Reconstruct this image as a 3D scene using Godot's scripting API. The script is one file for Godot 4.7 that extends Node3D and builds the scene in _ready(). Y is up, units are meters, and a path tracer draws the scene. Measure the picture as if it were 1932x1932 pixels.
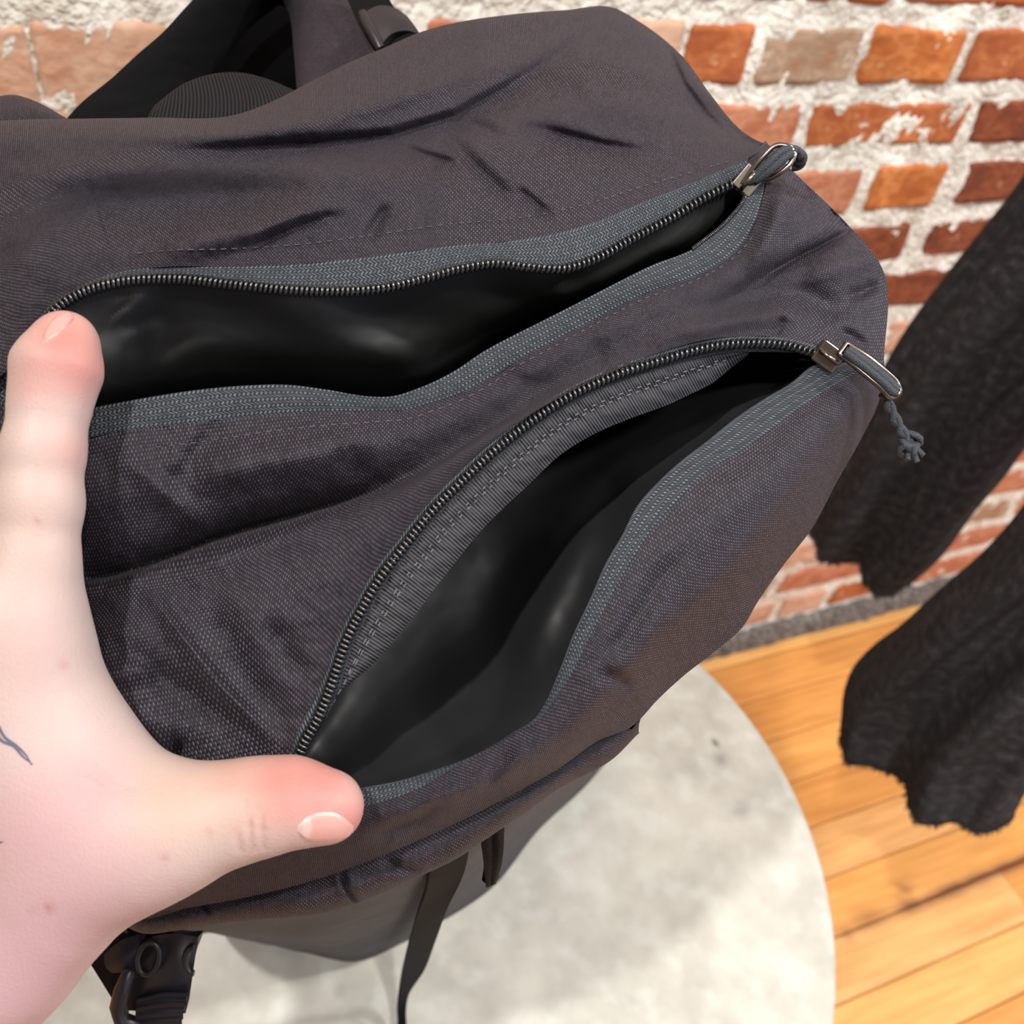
extends Node3D
# A hand spreading open a dark backpack on a round concrete table, brick wall behind.
# Camera model measured from the photograph: focal length 1800 px of 1932, pitched 43 degrees down.
const F := 1800.0
const C := 966.0
const EYE := Vector3(0, 1.38, 0)
const EX := Vector3(0.917885, 0.135523, 0.372988)
const ED := Vector3(-0.167764, -0.719255, 0.674186)
const EF := Vector3(0.359642, -0.681400, -0.637458)
const WALL := -0.84
const TABLE_Y := 0.66

var M := {}
var rng := RandomNumberGenerator.new()
var names := {}

# ------------------------------------------------------------------ helpers
func P(x: float, y: float, d: float) -> Vector3:
	return EYE + EX * ((x - C) / F * d) + ED * ((y - C) / F * d) + EF * d

func cam_to_world(v: Vector3) -> Vector3:
	return EYE + EX * v.x + ED * v.y + EF * v.z

func pts(a: Array) -> PackedVector3Array:
	# flat x, y, depth in millimetres
	var o := PackedVector3Array()
	for i in range(0, a.size(), 3):
		o.append(Vector3(a[i], a[i + 1], a[i + 2] * 0.001))
	return o

func spline(p: PackedVector3Array, n: int, zs := 1.0) -> PackedVector3Array:
	# n + 1 points spread by length along a smooth curve through p
	var k := p.size()
	var s := PackedFloat32Array()
	s.resize(k)
	s[0] = 0.0
	for i in range(1, k):
		var q := p[i] - p[i - 1]
		s[i] = s[i - 1] + maxf(1e-5, sqrt(q.x * q.x + q.y * q.y + q.z * q.z * zs * zs))
	var m := PackedVector3Array()
	m.resize(k)
	for i in k:
		if i == 0:
			m[i] = (p[1] - p[0]) / (s[1] - s[0])
		elif i == k - 1:
			m[i] = (p[i] - p[i - 1]) / (s[i] - s[i - 1])
		else:
			var h0 := s[i] - s[i - 1]
			var h1 := s[i + 1] - s[i]
			m[i] = ((p[i + 1] - p[i]) / h1 * h0 + (p[i] - p[i - 1]) / h0 * h1) / (h0 + h1)
	var o := PackedVector3Array()
	o.resize(n + 1)
	var j := 0
	for i in n + 1:
		var t := s[k - 1] * i / n
		while j < k - 2 and t > s[j + 1]:
			j += 1
		var h := s[j + 1] - s[j]
		var u := clampf((t - s[j]) / h, 0.0, 1.0)
		var u2 := u * u
		var u3 := u2 * u
		o[i] = p[j] * (2 * u3 - 3 * u2 + 1) + m[j] * (h * (u3 - 2 * u2 + u)) + p[j + 1] * (3 * u2 - 2 * u3) + m[j + 1] * (h * (u3 - u2))
	return o

func loft(rows: Array, nu: int, nv: int) -> Array:
	var r := []
	for a in rows:
		r.append(spline(pts(a), nu))
	var g := []
	for j in nv + 1:
		var line := PackedVector3Array()
		line.resize(nu + 1)
		g.append(line)
	for i in nu + 1:
		var col := PackedVector3Array()
		for a in r:
			col.append(a[i])
		var c := spline(col, nv, 3000.0)
		for j in nv + 1:
			g[j][i] = c[j]
	return g

func crease(g: Array, amp: float, wl: float, wr: float, line: Array) -> void:
	# pushes the cloth by amp millimetres (positive sinks away) along a polyline; wl and wr are its widths to the left and right of the line
	var q := PackedVector2Array()
	for i in range(0, line.size(), 2):
		q.append(Vector2(line[i], line[i + 1]))
	var lo := q[0]
	var hi := q[0]
	var acc := PackedFloat32Array([0.0])
	for i in range(1, q.size()):
		lo = lo.min(q[i])
		hi = hi.max(q[i])
		acc.append(acc[i - 1] + q[i].distance_to(q[i - 1]))
	var total := acc[acc.size() - 1]
	var reach := maxf(wl, wr) * 2.3
	lo -= Vector2(reach, reach)
	hi += Vector2(reach, reach)
	var a := amp * 0.0020
	for row in g.size():
		var r: PackedVector3Array = g[row]
		for i in r.size():
			var v := r[i]
			if v.x < lo.x or v.x > hi.x or v.y < lo.y or v.y > hi.y:
				continue
			var p := Vector2(v.x, v.y)
			var best := 1e9
			var side := 0.0
			var at := 0.0
			for k in q.size() - 1:
				var e := q[k + 1] - q[k]
				var w := p - q[k]
				var t := clampf(w.dot(e) / e.length_squared(), 0.0, 1.0)
				var dv := w - e * t
				var dd := dv.length_squared()
				if dd < best:
					best = dd
					side = e.cross(w)
					at = acc[k] + e.length() * t
			var wd := wl if side < 0 else wr
			if best > wd * wd * 5.3:
				continue
			var f := exp(-best / (wd * wd))
			var u := at / total
			f *= smoothstep(0.0, 0.36, u) * smoothstep(1.0, 0.64, u)
			r[i].z += a * f
		g[row] = r

func rough(g: Array, amp: float, scale: float, sd: int) -> void:
	var n := FastNoiseLite.new()
	n.seed = sd
	n.frequency = 1.0 / scale
	n.fractal_octaves = 3
	for row in g.size():
		var r: PackedVector3Array = g[row]
		for i in r.size():
			r[i].z += n.get_noise_2d(r[i].x, r[i].y) * amp * 0.001
		g[row] = r

class Geo:
	var v := PackedVector3Array()
	var n := PackedVector3Array()
	var uv := PackedVector2Array()
	var c := PackedColorArray()
	var idx := PackedInt32Array()
	var colored := false
	func add(p: Vector3, nn: Vector3, t := Vector2.ZERO, col := Color.WHITE) -> int:
		v.append(p)
		n.append(nn)
		uv.append(t)
		c.append(col)
		return v.size() - 1
	func tri(a: int, b: int, d: int) -> void:
		# ordered so that the front runs clockwise when seen from the side the normals point to
		var fn := (v[b] - v[a]).cross(v[d] - v[a])
		if fn.dot(n[a] + n[b] + n[d]) > 0:
			idx.append_array([a, d, b])
		else:
			idx.append_array([a, b, d])
	func quad(a: int, b: int, d: int, e: int) -> void:
		tri(a, b, d)
		tri(a, d, e)
	func mesh() -> ArrayMesh:
		var arr := []
		arr.resize(Mesh.ARRAY_MAX)
		arr[Mesh.ARRAY_VERTEX] = v
		arr[Mesh.ARRAY_NORMAL] = n
		arr[Mesh.ARRAY_TEX_UV] = uv
		if colored:
			arr[Mesh.ARRAY_COLOR] = c
		arr[Mesh.ARRAY_INDEX] = idx
		var m := ArrayMesh.new()
		m.add_surface_from_arrays(Mesh.PRIMITIVE_TRIANGLES, arr)
		return m

func put(geo: Geo, called: String, mat: Material, parent: Node = self) -> MeshInstance3D:
	var o := MeshInstance3D.new()
	o.name = called
	o.mesh = geo.mesh()
	o.material_override = mat
	parent.add_child(o, true)
	return o

func tag(o: Node, label: String, category := "", group := "", kind := "") -> void:
	if label: o.set_meta("label", label)
	if category: o.set_meta("category", category)
	if group: o.set_meta("group", group)
	if kind: o.set_meta("kind", kind)

func thing(called: String, at := Vector3.ZERO) -> Node3D:
	var o := Node3D.new()
	o.name = called
	add_child(o, true)
	o.position = at
	return o

func sheet(geo: Geo, w: Array, toward := Vector3.ZERO, closed := false) -> void:
	# a grid of world points; normals made to face the point toward (or outward of its own middle when closed)
	var nv := w.size()
	var nu: int = w[0].size()
	var base := geo.v.size()
	var mid := Vector3.ZERO
	var us := PackedFloat32Array([0.0])
	var vs := PackedFloat32Array([0.0])
	var mr: PackedVector3Array = w[nv / 2]
	for i in range(1, nu):
		us.append(us[i - 1] + mr[i].distance_to(mr[i - 1]))
	for j in range(1, nv):
		vs.append(vs[j - 1] + w[j][nu / 2].distance_to(w[j - 1][nu / 2]))
	for j in nv:
		mid += w[j][nu / 2]
	mid /= nv
	var flip := 0.0
	var ns := []
	for j in nv:
		var r: PackedVector3Array = w[j]
		var up: PackedVector3Array = w[maxi(j - 1, 0)]
		var dn: PackedVector3Array = w[mini(j + 1, nv - 1)]
		var line := PackedVector3Array()
		line.resize(nu)
		for i in nu:
			var i0 := i - 1
			var i1 := i + 1
			if closed:
				if i0 < 0: i0 = nu - 2
				if i1 > nu - 1: i1 = 1
			else:
				i0 = maxi(i0, 0)
				i1 = mini(i1, nu - 1)
			var nn := (r[i1] - r[i0]).cross(dn[i] - up[i])
			if nn.length_squared() < 1e-18:
				nn = Vector3.UP * 1e-9
			nn = nn.normalized()
			line[i] = nn
			flip += nn.dot((r[i] - mid) if closed else (toward - r[i]).normalized())
		ns.append(line)
	var sg := 1.0 if flip >= 0 else -1.0
	for j in nv:
		for i in nu:
			geo.add(w[j][i], ns[j][i] * sg, Vector2(us[i], vs[j]))
	for j in nv - 1:
		for i in nu - 1:
			var a := base + j * nu + i
			geo.quad(a, a + 1, a + nu + 1, a + nu)

func world(g: Array) -> Array:
	var o := []
	for r in g:
		var l := PackedVector3Array()
		l.resize(r.size())
		for i in r.size():
			l[i] = P(r[i].x, r[i].y, r[i].z)
		o.append(l)
	return o

func cloth(g: Array, called: String, mat: Material, parent: Node, toward := EYE) -> MeshInstance3D:
	var geo := Geo.new()
	sheet(geo, world(g), toward)
	return put(geo, called, mat, parent)

func tube(geo: Geo, path: PackedVector3Array, radius, sides := 8, caps := true, flat := 1.0, facing := Vector3.ZERO) -> void:
	# radius: a number or an array, one per point. flat squeezes the section along facing
	var k := path.size()
	var base := geo.v.size()
	var prev := Vector3.ZERO
	for i in k:
		var t := (path[mini(i + 1, k - 1)] - path[maxi(i - 1, 0)]).normalized()
		var f := facing
		if f == Vector3.ZERO:
			f = prev if prev != Vector3.ZERO else (Vector3.UP if absf(t.y) < 0.9 else Vector3.RIGHT)
		var n := (f - t * f.dot(t)).normalized()
		prev = n
		var b := t.cross(n)
		var r: float = radius[i] if radius is Array or radius is PackedFloat32Array else radius
		for s in sides:
			var a := TAU * s / sides
			var dir := b * cos(a) + n * sin(a) * flat
			var nn := (b * cos(a) + n * sin(a) / flat).normalized()
			geo.add(path[i] + dir * r, nn, Vector2(float(i) / k, float(s) / sides))
	for i in k - 1:
		for s in sides:
			var a := base + i * sides + s
			var b := base + i * sides + (s + 1) % sides
			geo.quad(a, b, b + sides, a + sides)
	if caps:
		for e in [0, k - 1]:
			var t := (path[0] - path[1]).normalized() if e == 0 else (path[k - 1] - path[k - 2]).normalized()
			var c := geo.add(path[e], t)
			var ring := []
			for s in sides:
				ring.append(geo.add(geo.v[base + e * sides + s], t))
			for s in sides:
				geo.tri(c, ring[s], ring[(s + 1) % sides])

func slab(geo: Geo, rows: Array, thick: float) -> void:
	# a closed plate: front face is the grid of world points, back face is the grid moved away along its own normals, with a rim
	var nv := rows.size()
	var nu: int = rows[0].size()
	var back := []
	var mids := Vector3.ZERO
	for j in nv:
		var l := PackedVector3Array()
		for i in nu:
			var n: Vector3 = (rows[j][mini(i + 1, nu - 1)] - rows[j][maxi(i - 1, 0)]).cross(rows[mini(j + 1, nv - 1)][i] - rows[maxi(j - 1, 0)][i]).normalized()
			if n.dot(EYE - rows[j][i]) > 0:
				n = -n
			l.append(rows[j][i] + n * thick)
			mids += rows[j][i] + n * thick * 0.5
		back.append(l)
	mids /= nu * nv
	sheet(geo, rows, EYE)
	sheet(geo, back, EYE + (mids - EYE) * 3.0)
	for e in [[0, true], [nv - 1, true], [0, false], [nu - 1, false]]:
		var a := PackedVector3Array()
		var b := PackedVector3Array()
		var cnt: int = nu if e[1] else nv
		for i in cnt:
			a.append(rows[e[0]][i] if e[1] else rows[i][e[0]])
			b.append(back[e[0]][i] if e[1] else back[i][e[0]])
		var out := (a[cnt / 2] - mids)
		sheet(geo, [a, b], mids + out * 50.0)

func rounded_box(geo: Geo, size: Vector3, bevel: float, xf := Transform3D(), bump := 0.0, sd := 0) -> void:
	# a box with rounded edges, each face a small grid; bump roughens it
	var nz := FastNoiseLite.new()
	nz.seed = sd
	nz.frequency = 1.0
	var h := size * 0.5
	for axis in 3:
		for sgn in [-1.0, 1.0]:
			var ua := (axis + 1) % 3
			var va := (axis + 2) % 3
			var us := [-h[ua], -h[ua] + bevel, 0.0, h[ua] - bevel, h[ua]]
			var vs := [-h[va], -h[va] + bevel, 0.0, h[va] - bevel, h[va]]
			var base := geo.v.size()
			for j in 5:
				for i in 5:
					var p := Vector3.ZERO
					p[axis] = h[axis] * sgn
					p[ua] = us[i]
					p[va] = vs[j]
					var inner := p.clamp(-h + Vector3.ONE * bevel, h - Vector3.ONE * bevel)
					var dn := (p - inner)
					var n := dn.normalized()
					p = inner + n * bevel
					if bump > 0:
						p += n * nz.get_noise_3dv(p * 40.0 + Vector3.ONE * sd) * bump
					geo.add(xf * p, (xf.basis * n).normalized(), Vector2(us[i], vs[j]))
			for j in 4:
				for i in 4:
					var a := base + j * 5 + i
					geo.quad(a, a + 1, a + 6, a + 5)

# ------------------------------------------------------------------ textures and materials
func mat(called: String, col: Color, roughness := 0.8, spec := 0.5) -> StandardMaterial3D:
	var m := StandardMaterial3D.new()
	m.resource_name = called
	m.albedo_color = col
	m.roughness = roughness
	m.metallic_specular = spec
	return m

func rgb(r: float, g: float, b: float) -> Color:
	return Color(r / 255.0, g / 255.0, b / 255.0)

func noise_tex(freq: float, oct: int, sd: int, ramp: Array, size := 512, kind := FastNoiseLite.TYPE_SIMPLEX_SMOOTH) -> NoiseTexture2D:
	var t := NoiseTexture2D.new()
	var n := FastNoiseLite.new()
	n.seed = sd
	n.noise_type = kind
	n.frequency = freq
	n.fractal_octaves = oct
	t.noise = n
	t.width = size
	t.height = size
	t.seamless = true
	if ramp.size():
		var g := Gradient.new()
		g.offsets = PackedFloat32Array()
		g.colors = PackedColorArray()
		var offs := PackedFloat32Array()
		var cols := PackedColorArray()
		for i in range(0, ramp.size(), 2):
			offs.append(ramp[i])
			cols.append(ramp[i + 1])
		g.offsets = offs
		g.colors = cols
		t.color_ramp = g
	return t

func weave_tex(gap: Color, dot: Color, sd: int) -> Array:
	var n := 32
	var px := 16
	var im := Image.create(n * px, n * px, false, Image.FORMAT_RGB8)
	var hm := Image.create(n * px, n * px, false, Image.FORMAT_RGB8)
	var r := RandomNumberGenerator.new()
	r.seed = sd
	for cj in n:
		for ci in n:
			var warp := (ci + cj) % 2 == 0
			var k := r.randf_range(0.65, 1.25) * (1.0 if warp else 0.2)
			var tint := r.randf_range(-0.05, 0.05)
			for y in px:
				for x in px:
					var u := (x + 0.5) / px * 2 - 1
					var v := (y + 0.5) / px * 2 - 1
					var e := (u * u * 1.5 + v * v * 0.75) if warp else (u * u * 0.75 + v * v * 1.5)
					var b := clampf(1.15 - e, 0.0, 1.0) * k
					var c := gap.lerp(dot, clampf(b, 0.0, 1.0))
					c.r += tint * b * 0.5
					c.b += tint * b * 0.5
					im.set_pixel(ci * px + x, cj * px + y, c)
					var hgt := clampf((1.2 - e) * (0.8 if warp else 0.55), 0.0, 1.0)
					hm.set_pixel(ci * px + x, cj * px + y, Color(hgt, hgt, hgt))
	return [ImageTexture.create_from_image(im), ImageTexture.create_from_image(hm)]

func tape_tex() -> Array:
	# knitted zipper tape: columns of slanted loops
	var s := 256
	var im := Image.create(s, s, false, Image.FORMAT_RGB8)
	var hm := Image.create(s, s, false, Image.FORMAT_RGB8)
	var r := RandomNumberGenerator.new()
	r.seed = 77
	var rnd := []
	for i in 32 * 32:
		rnd.append(r.randf())
	for y in s:
		for x in s:
			var col := y * 10 / s
			var fy := fposmod(y * 10.0 / s, 1.0)
			var slant := (fy - 0.5) * (1.0 if col % 2 == 0 else -1.0)
			var ph := x * 16.0 / s + slant * 0.9
			var loop := 0.5 + 0.5 * cos(TAU * ph)
			var cell := int(fposmod(floor(ph + 0.5), 16.0)) + (col % 10) * 32
			var k: float = rnd[cell]
			var b := loop * (0.35 + 0.65 * (1.0 - 4.0 * (fy - 0.5) * (fy - 0.5)))
			var c := rgb(22, 25, 29).lerp(rgb(104, 112, 120), clampf(b * (0.72 + 0.4 * k), 0, 1))
			im.set_pixel(x, y, c)
			hm.set_pixel(x, y, Color(b, b, b))
	return [ImageTexture.create_from_image(im), ImageTexture.create_from_image(hm)]

func rib_tex() -> Array:
	var im := Image.create(64, 64, false, Image.FORMAT_RGB8)
	var hm := Image.create(64, 64, false, Image.FORMAT_RGB8)
	for y in 64:
		for x in 64:
			var b := 0.5 + 0.5 * cos(TAU * x / 16.0)
			var k := 1.0
			im.set_pixel(x, y, rgb(22, 22, 25).lerp(rgb(70, 70, 74), pow(b, 1.3) * k))
			hm.set_pixel(x, y, Color(b, b, b))
	return [ImageTexture.create_from_image(im), ImageTexture.create_from_image(hm)]

func concrete_tex() -> ImageTexture:
	var s := 1024
	var im := Image.create(s, s, false, Image.FORMAT_RGB8)
	var a := FastNoiseLite.new()
	a.seed = 5
	a.frequency = 0.006
	a.fractal_octaves = 5
	var b := FastNoiseLite.new()
	b.seed = 9
	b.frequency = 0.02
	b.fractal_octaves = 3
	var spots := []
	var r := RandomNumberGenerator.new()
	r.seed = 21
	for i in 26:
		spots.append([r.randf() * s, r.randf() * s, r.randf_range(4, 13), r.randf_range(-0.10, 0.10)])
	for y in s:
		for x in s:
			var k := a.get_noise_2d(x, y) * 0.09 + b.get_noise_2d(x, y) * 0.05 - 0.04
			var c := rgb(196, 194, 183) * (1.0 + k)
			c = c.lerp(rgb(205, 208, 200), clampf(b.get_noise_2d(y + 300, x) * 0.9, 0, 0.6))
			im.set_pixel(x, y, Color(minf(c.r, 0.9), minf(c.g, 0.9), minf(c.b, 0.88)))
	for q in spots:
		for dy in range(-16, 17):
			for dx in range(-16, 17):
				var X := int(q[0]) + dx
				var Y := int(q[1]) + dy
				if X < 0 or Y < 0 or X >= s or Y >= s: continue
				var f: float = exp(-(dx * dx + dy * dy) / (q[2] * q[2])) * q[3]
				var c := im.get_pixel(X, Y)
				im.set_pixel(X, Y, Color(c.r + f, c.g + f, c.b + f * 0.9))
	# the one clear dark pock near the edge
	var p := P(1350, 1402, 0.72 / ((1350 - C) / F * 0.135523 * -1.0 + (1402 - C) / F * 0.719255 + 0.6814))
	var cx := int(((p.x - 0.165) / 0.68 + 0.5) * s)
	var cy := int(((p.z + 0.331) / 0.68 + 0.5) * s)
	for dy in range(-14, 15):
		for dx in range(-10, 11):
			var f := exp(-(dx * dx / 22.0 + dy * dy / 50.0)) * 0.3
			if cx + dx < 0 or cx + dx >= s or cy + dy < 0 or cy + dy >= s: continue
			var c := im.get_pixel(cx + dx, cy + dy)
			im.set_pixel(cx + dx, cy + dy, Color(c.r - f, c.g - f, c.b - f))
	return ImageTexture.create_from_image(im)

func textured(m: StandardMaterial3D, tex: Texture2D, height: Texture2D, per_metre: Vector3, relief_cm: float) -> StandardMaterial3D:
	m.albedo_color = Color.WHITE
	m.albedo_texture = tex
	m.uv1_scale = per_metre
	if height:
		m.heightmap_enabled = true
		m.heightmap_texture = height
		m.heightmap_scale = relief_cm
	return m

func make_materials() -> void:
	var wv := weave_tex(rgb(6, 5, 8), rgb(92, 80, 99), 3)
	M.cloth = textured(mat("woven_nylon", Color.WHITE, 0.6, 0.42), wv[0], wv[1], Vector3(1 / 0.0200, 1 / 0.0200, 1), 0.022)
	M.cloth.rim_enabled = true
	M.cloth.rim = 0.06
	M.cloth.rim_tint = 0.3
	var tp := tape_tex()
	M.tape = textured(mat("zipper_tape", Color.WHITE, 0.7, 0.4), tp[0], tp[1], Vector3(1 / 0.021, 1 / 0.0120, 1), 0.03)
	var rb := rib_tex()
	M.ribbon = textured(mat("grosgrain_ribbon", Color.WHITE, 0.6, 0.4), rb[0], rb[1], Vector3(1 / 0.0042, 1 / 0.004, 1), 0.02)
	M.webbing = textured(mat("black_webbing", Color.WHITE, 0.8, 0.3), rb[0], rb[1], Vector3(1 / 0.006, 1 / 0.006, 1), 0.02)
	M.webbing.albedo_color = Color(0.3, 0.3, 0.34)
	M.lining = mat("coated_lining", rgb(46, 48, 48), 0.6, 0.5)
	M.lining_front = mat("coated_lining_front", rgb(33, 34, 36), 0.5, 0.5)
	M.coil = mat("black_nylon_coil", rgb(24, 26, 28), 0.2, 0.7)
	M.thread = mat("thread", rgb(84, 76, 86), 0.7, 0.3)
	M.light_thread = mat("pale_thread", rgb(104, 104, 110), 0.7, 0.3)
	M.metal = mat("gunmetal", rgb(118, 113, 106), 0.28, 0.5)
	M.metal.metallic = 1.0
	M.cord = mat("grey_cord", rgb(52, 56, 62), 0.6, 0.4)
	M.cord.heightmap_enabled = true
	M.cord.heightmap_texture = noise_tex(0.05, 2, 31, [], 256)
	M.cord.uv1_triplanar = true
	M.cord.uv1_scale = Vector3.ONE * 120
	M.cord.heightmap_scale = 0.04
	M.blue_web = mat("blue_black_webbing", rgb(27, 28, 37), 0.7, 0.4)
	M.black = mat("black_arch_shade", rgb(7, 7, 8), 0.95, 0.1)  # shade inside the strap arch, put into the colour
	M.foam = mat("black_foam_fabric", rgb(17, 17, 19), 0.9, 0.2)
	M.plastic = mat("black_plastic", rgb(32, 32, 36), 0.38, 0.5)
	M.mesh = textured(mat("spacer_mesh", Color.WHITE, 0.85, 0.3), rb[0], rb[1], Vector3(1 / 0.006, 1 / 0.006, 1), 0.03)
	M.mesh.albedo_color = Color(0.62, 0.62, 0.64)
	M.dark = mat("dark_backing", rgb(22, 20, 23), 0.9, 0.2)
	# skin: vertex colours carry the flush of the fingertips and cool palm light
	M.skin = mat("skin", Color.WHITE, 0.5, 0.4)
	M.skin.vertex_color_use_as_albedo = true
	M.skin.subsurf_scatter_enabled = true
	M.skin.subsurf_scatter_strength = 0.12
	M.skin.heightmap_enabled = true
	M.skin.heightmap_texture = noise_tex(0.04, 4, 8, [], 512)
	M.skin.uv1_triplanar = true
	M.skin.uv1_scale = Vector3.ONE * 40
	M.skin.heightmap_scale = 0.012
	M.nail = mat("fingernail", Color.WHITE, 0.3, 0.5)
	M.nail.vertex_color_use_as_albedo = true
	M.ink = mat("tattoo_ink", rgb(92, 94, 112), 0.6, 0.3)
	# setting
	M.mortar = mat("lime_mortar", Color.WHITE, 0.95, 0.2)
	M.mortar.albedo_texture = noise_tex(0.02, 4, 12, [0.0, rgb(198, 194, 178), 0.4, rgb(228, 225, 212), 0.7, rgb(239, 237, 227), 1.0, rgb(242, 241, 234)])
	M.mortar.uv1_triplanar = true
	M.mortar.uv1_world_triplanar = true
	M.mortar.uv1_scale = Vector3.ONE * 4.0
	M.mortar.heightmap_enabled = true
	M.mortar.heightmap_texture = noise_tex(0.05, 4, 14, [])
	M.mortar.heightmap_scale = 0.35
	var tones := [
		[rgb(172, 98, 58), rgb(190, 118, 74), rgb(158, 88, 56), rgb(206, 154, 116)],
		[rgb(208, 164, 138), rgb(216, 180, 154), rgb(200, 146, 116), rgb(224, 196, 172)],
		[rgb(168, 142, 118), rgb(186, 158, 132), rgb(170, 120, 88), rgb(198, 176, 152)],
		[rgb(124, 68, 46), rgb(146, 84, 56), rgb(110, 62, 46), rgb(168, 112, 80)],
		[rgb(188, 122, 92), rgb(204, 146, 114), rgb(174, 104, 76), rgb(214, 172, 144)],
		[rgb(184, 108, 56), rgb(202, 132, 80), rgb(168, 94, 54), rgb(196, 156, 118)]]
	M.brick = []
	var bump := noise_tex(0.03, 4, 40, [])
	for i in tones.size():
		var m := mat("fired_brick_tone", Color.WHITE, 0.88, 0.3)
		var t: Array = tones[i]
		m.albedo_texture = noise_tex(0.012, 4, 50 + i, [0.0, t[2], 0.38, t[0], 0.55, t[1], 0.72, t[0], 0.88, t[3], 1.0, t[3]])
		m.uv1_triplanar = true
		m.uv1_world_triplanar = true
		m.uv1_scale = Vector3(2.5, 3.5, 2.5)
		m.uv1_offset = Vector3(i * 0.37, i * 0.21, 0)
		m.heightmap_enabled = true
		m.heightmap_texture = bump
		m.heightmap_scale = 0.14
		M.brick.append(m)
	M.wood = mat("varnished_fir", Color.WHITE, 0.42, 0.45)
	M.wood.vertex_color_use_as_albedo = true
	M.wood.albedo_texture = noise_tex(0.012, 4, 61, [0.0, rgb(226, 214, 196), 0.5, rgb(244, 238, 228), 1.0, rgb(255, 254, 250)])
	M.wood.uv1_scale = Vector3(0.7, 9.0, 1)
	M.concrete = mat("cast_concrete", Color.WHITE, 0.7, 0.35)
	M.concrete.albedo_texture = concrete_tex()
	M.concrete_side = mat("cast_concrete_side", rgb(168, 166, 154), 0.8, 0.3)
	M.denim = mat("black_denim", Color.WHITE, 0.95, 0.2)
	M.denim.albedo_texture = noise_tex(0.02, 5, 70, [0.0, rgb(38, 38, 39), 0.5, rgb(50, 50, 52), 0.8, rgb(66, 66, 68), 1.0, rgb(92, 92, 95)])
	M.denim.uv1_triplanar = true
	M.denim.uv1_scale = Vector3.ONE * 6
	M.denim.heightmap_enabled = true
	M.denim.heightmap_texture = noise_tex(0.09, 3, 71, [])
	M.denim.heightmap_scale = 0.12
	M.fray = mat("frayed_cotton", rgb(66, 66, 68), 0.95, 0.2)
	M.white = mat("white_paint", rgb(228, 226, 220), 0.9, 0.3)
	M.grime = mat("dusty_skirting", Color.WHITE, 0.9, 0.2)
	M.grime.albedo_texture = noise_tex(0.02, 4, 90, [0.0, rgb(60, 56, 52), 0.5, rgb(112, 106, 100), 1.0, rgb(158, 154, 148)])
	M.grime.uv1_triplanar = true
	M.grime.uv1_scale = Vector3.ONE * 5
	M.can = mat("white_lamp_housing", rgb(220, 220, 218), 0.5, 0.4)
	M.added_daylight = mat("added_fill_pane", rgb(230, 236, 245), 0.4, 0.4)  # glow of the two added light panels
	M.added_daylight.emission_enabled = true
	M.added_daylight.emission = rgb(206, 222, 255)
	M.added_daylight.emission_energy_multiplier = 0.5
	M.glow = mat("lit_lamp_lens", rgb(255, 244, 226), 0.5, 0.4)
	M.glow.emission_enabled = true
	M.glow.emission = rgb(255, 250, 242)
	M.glow.emission_energy_multiplier = 6.0

# ------------------------------------------------------------------ main
func _ready() -> void:
	rng.seed = 4711
	# camera
	var cam := Camera3D.new()
	cam.name = "camera"
	add_child(cam)
	cam.transform = Transform3D(Basis(EX, -ED, -EF).orthonormalized(), EYE)
	cam.fov = rad_to_deg(2.0 * atan(C / F))
	cam.near = 0.02
	cam.far = 30.0
	var att := CameraAttributesPhysical.new()
	att.frustum_focal_length = 22.36
	att.frustum_focus_distance = 0.322
	att.exposure_aperture = 8.8
	cam.attributes = att
	cam.current = true
	# air: the shop is lit by its lamps and two added panels
	var we := WorldEnvironment.new()
	we.name = "environment"
	var env := Environment.new()
	env.background_mode = Environment.BG_COLOR
	env.background_color = Color(0.02, 0.02, 0.02)
	env.tonemap_mode = Environment.TONE_MAPPER_LINEAR
	env.tonemap_exposure = 1.0
	env.sdfgi_enabled = true
	env.ssao_enabled = true
	env.ssil_enabled = true
	we.environment = env
	add_child(we)
	make_materials()
	# ceiling spotlights: place, aim, energy
	spot(Vector3(-0.75, 2.95, 0.12), Vector3(0.10, 1.15, -0.25), 3.6, 0.04, "ceiling spotlight above the bag, aimed at the hand", 62)
	spot(Vector3(1.15, 2.95, 0.35), Vector3(0.30, 0.7, -0.35), 2.5, 0.12, "ceiling spotlight right of the bag, aimed at the table", 62)
	spot(Vector3(2.3, 2.95, 0.55), Vector3(0.95, 0.1, -0.55), 3.2, 0.08, "ceiling spotlight beside the jeans, aimed at the floor", 62)
	spot(Vector3(0.1, 2.95, 1.1), Vector3(0.95, 0.45, -0.35), 3.0, 0.08, "ceiling spotlight behind the photographer, added to brighten the jeans", 24)  # extra lamp, added to lift the jeans and nearby floor
	added_panel_light(Vector3(3.55, 1.7, 1.2), Vector3(-1, 0, 0), Vector2(2.4, 1.9), 2.3, "added_window_1")  # added panels out of view, for cool fill
	added_panel_light(Vector3(1.0, 1.7, 3.35), Vector3(0, 0, -1), Vector2(3.2, 1.9), 0.9, "added_window_2")
	room()
	brick_wall()
	planks()
	table()
	jeans()
	backpack()
	person()

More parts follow.
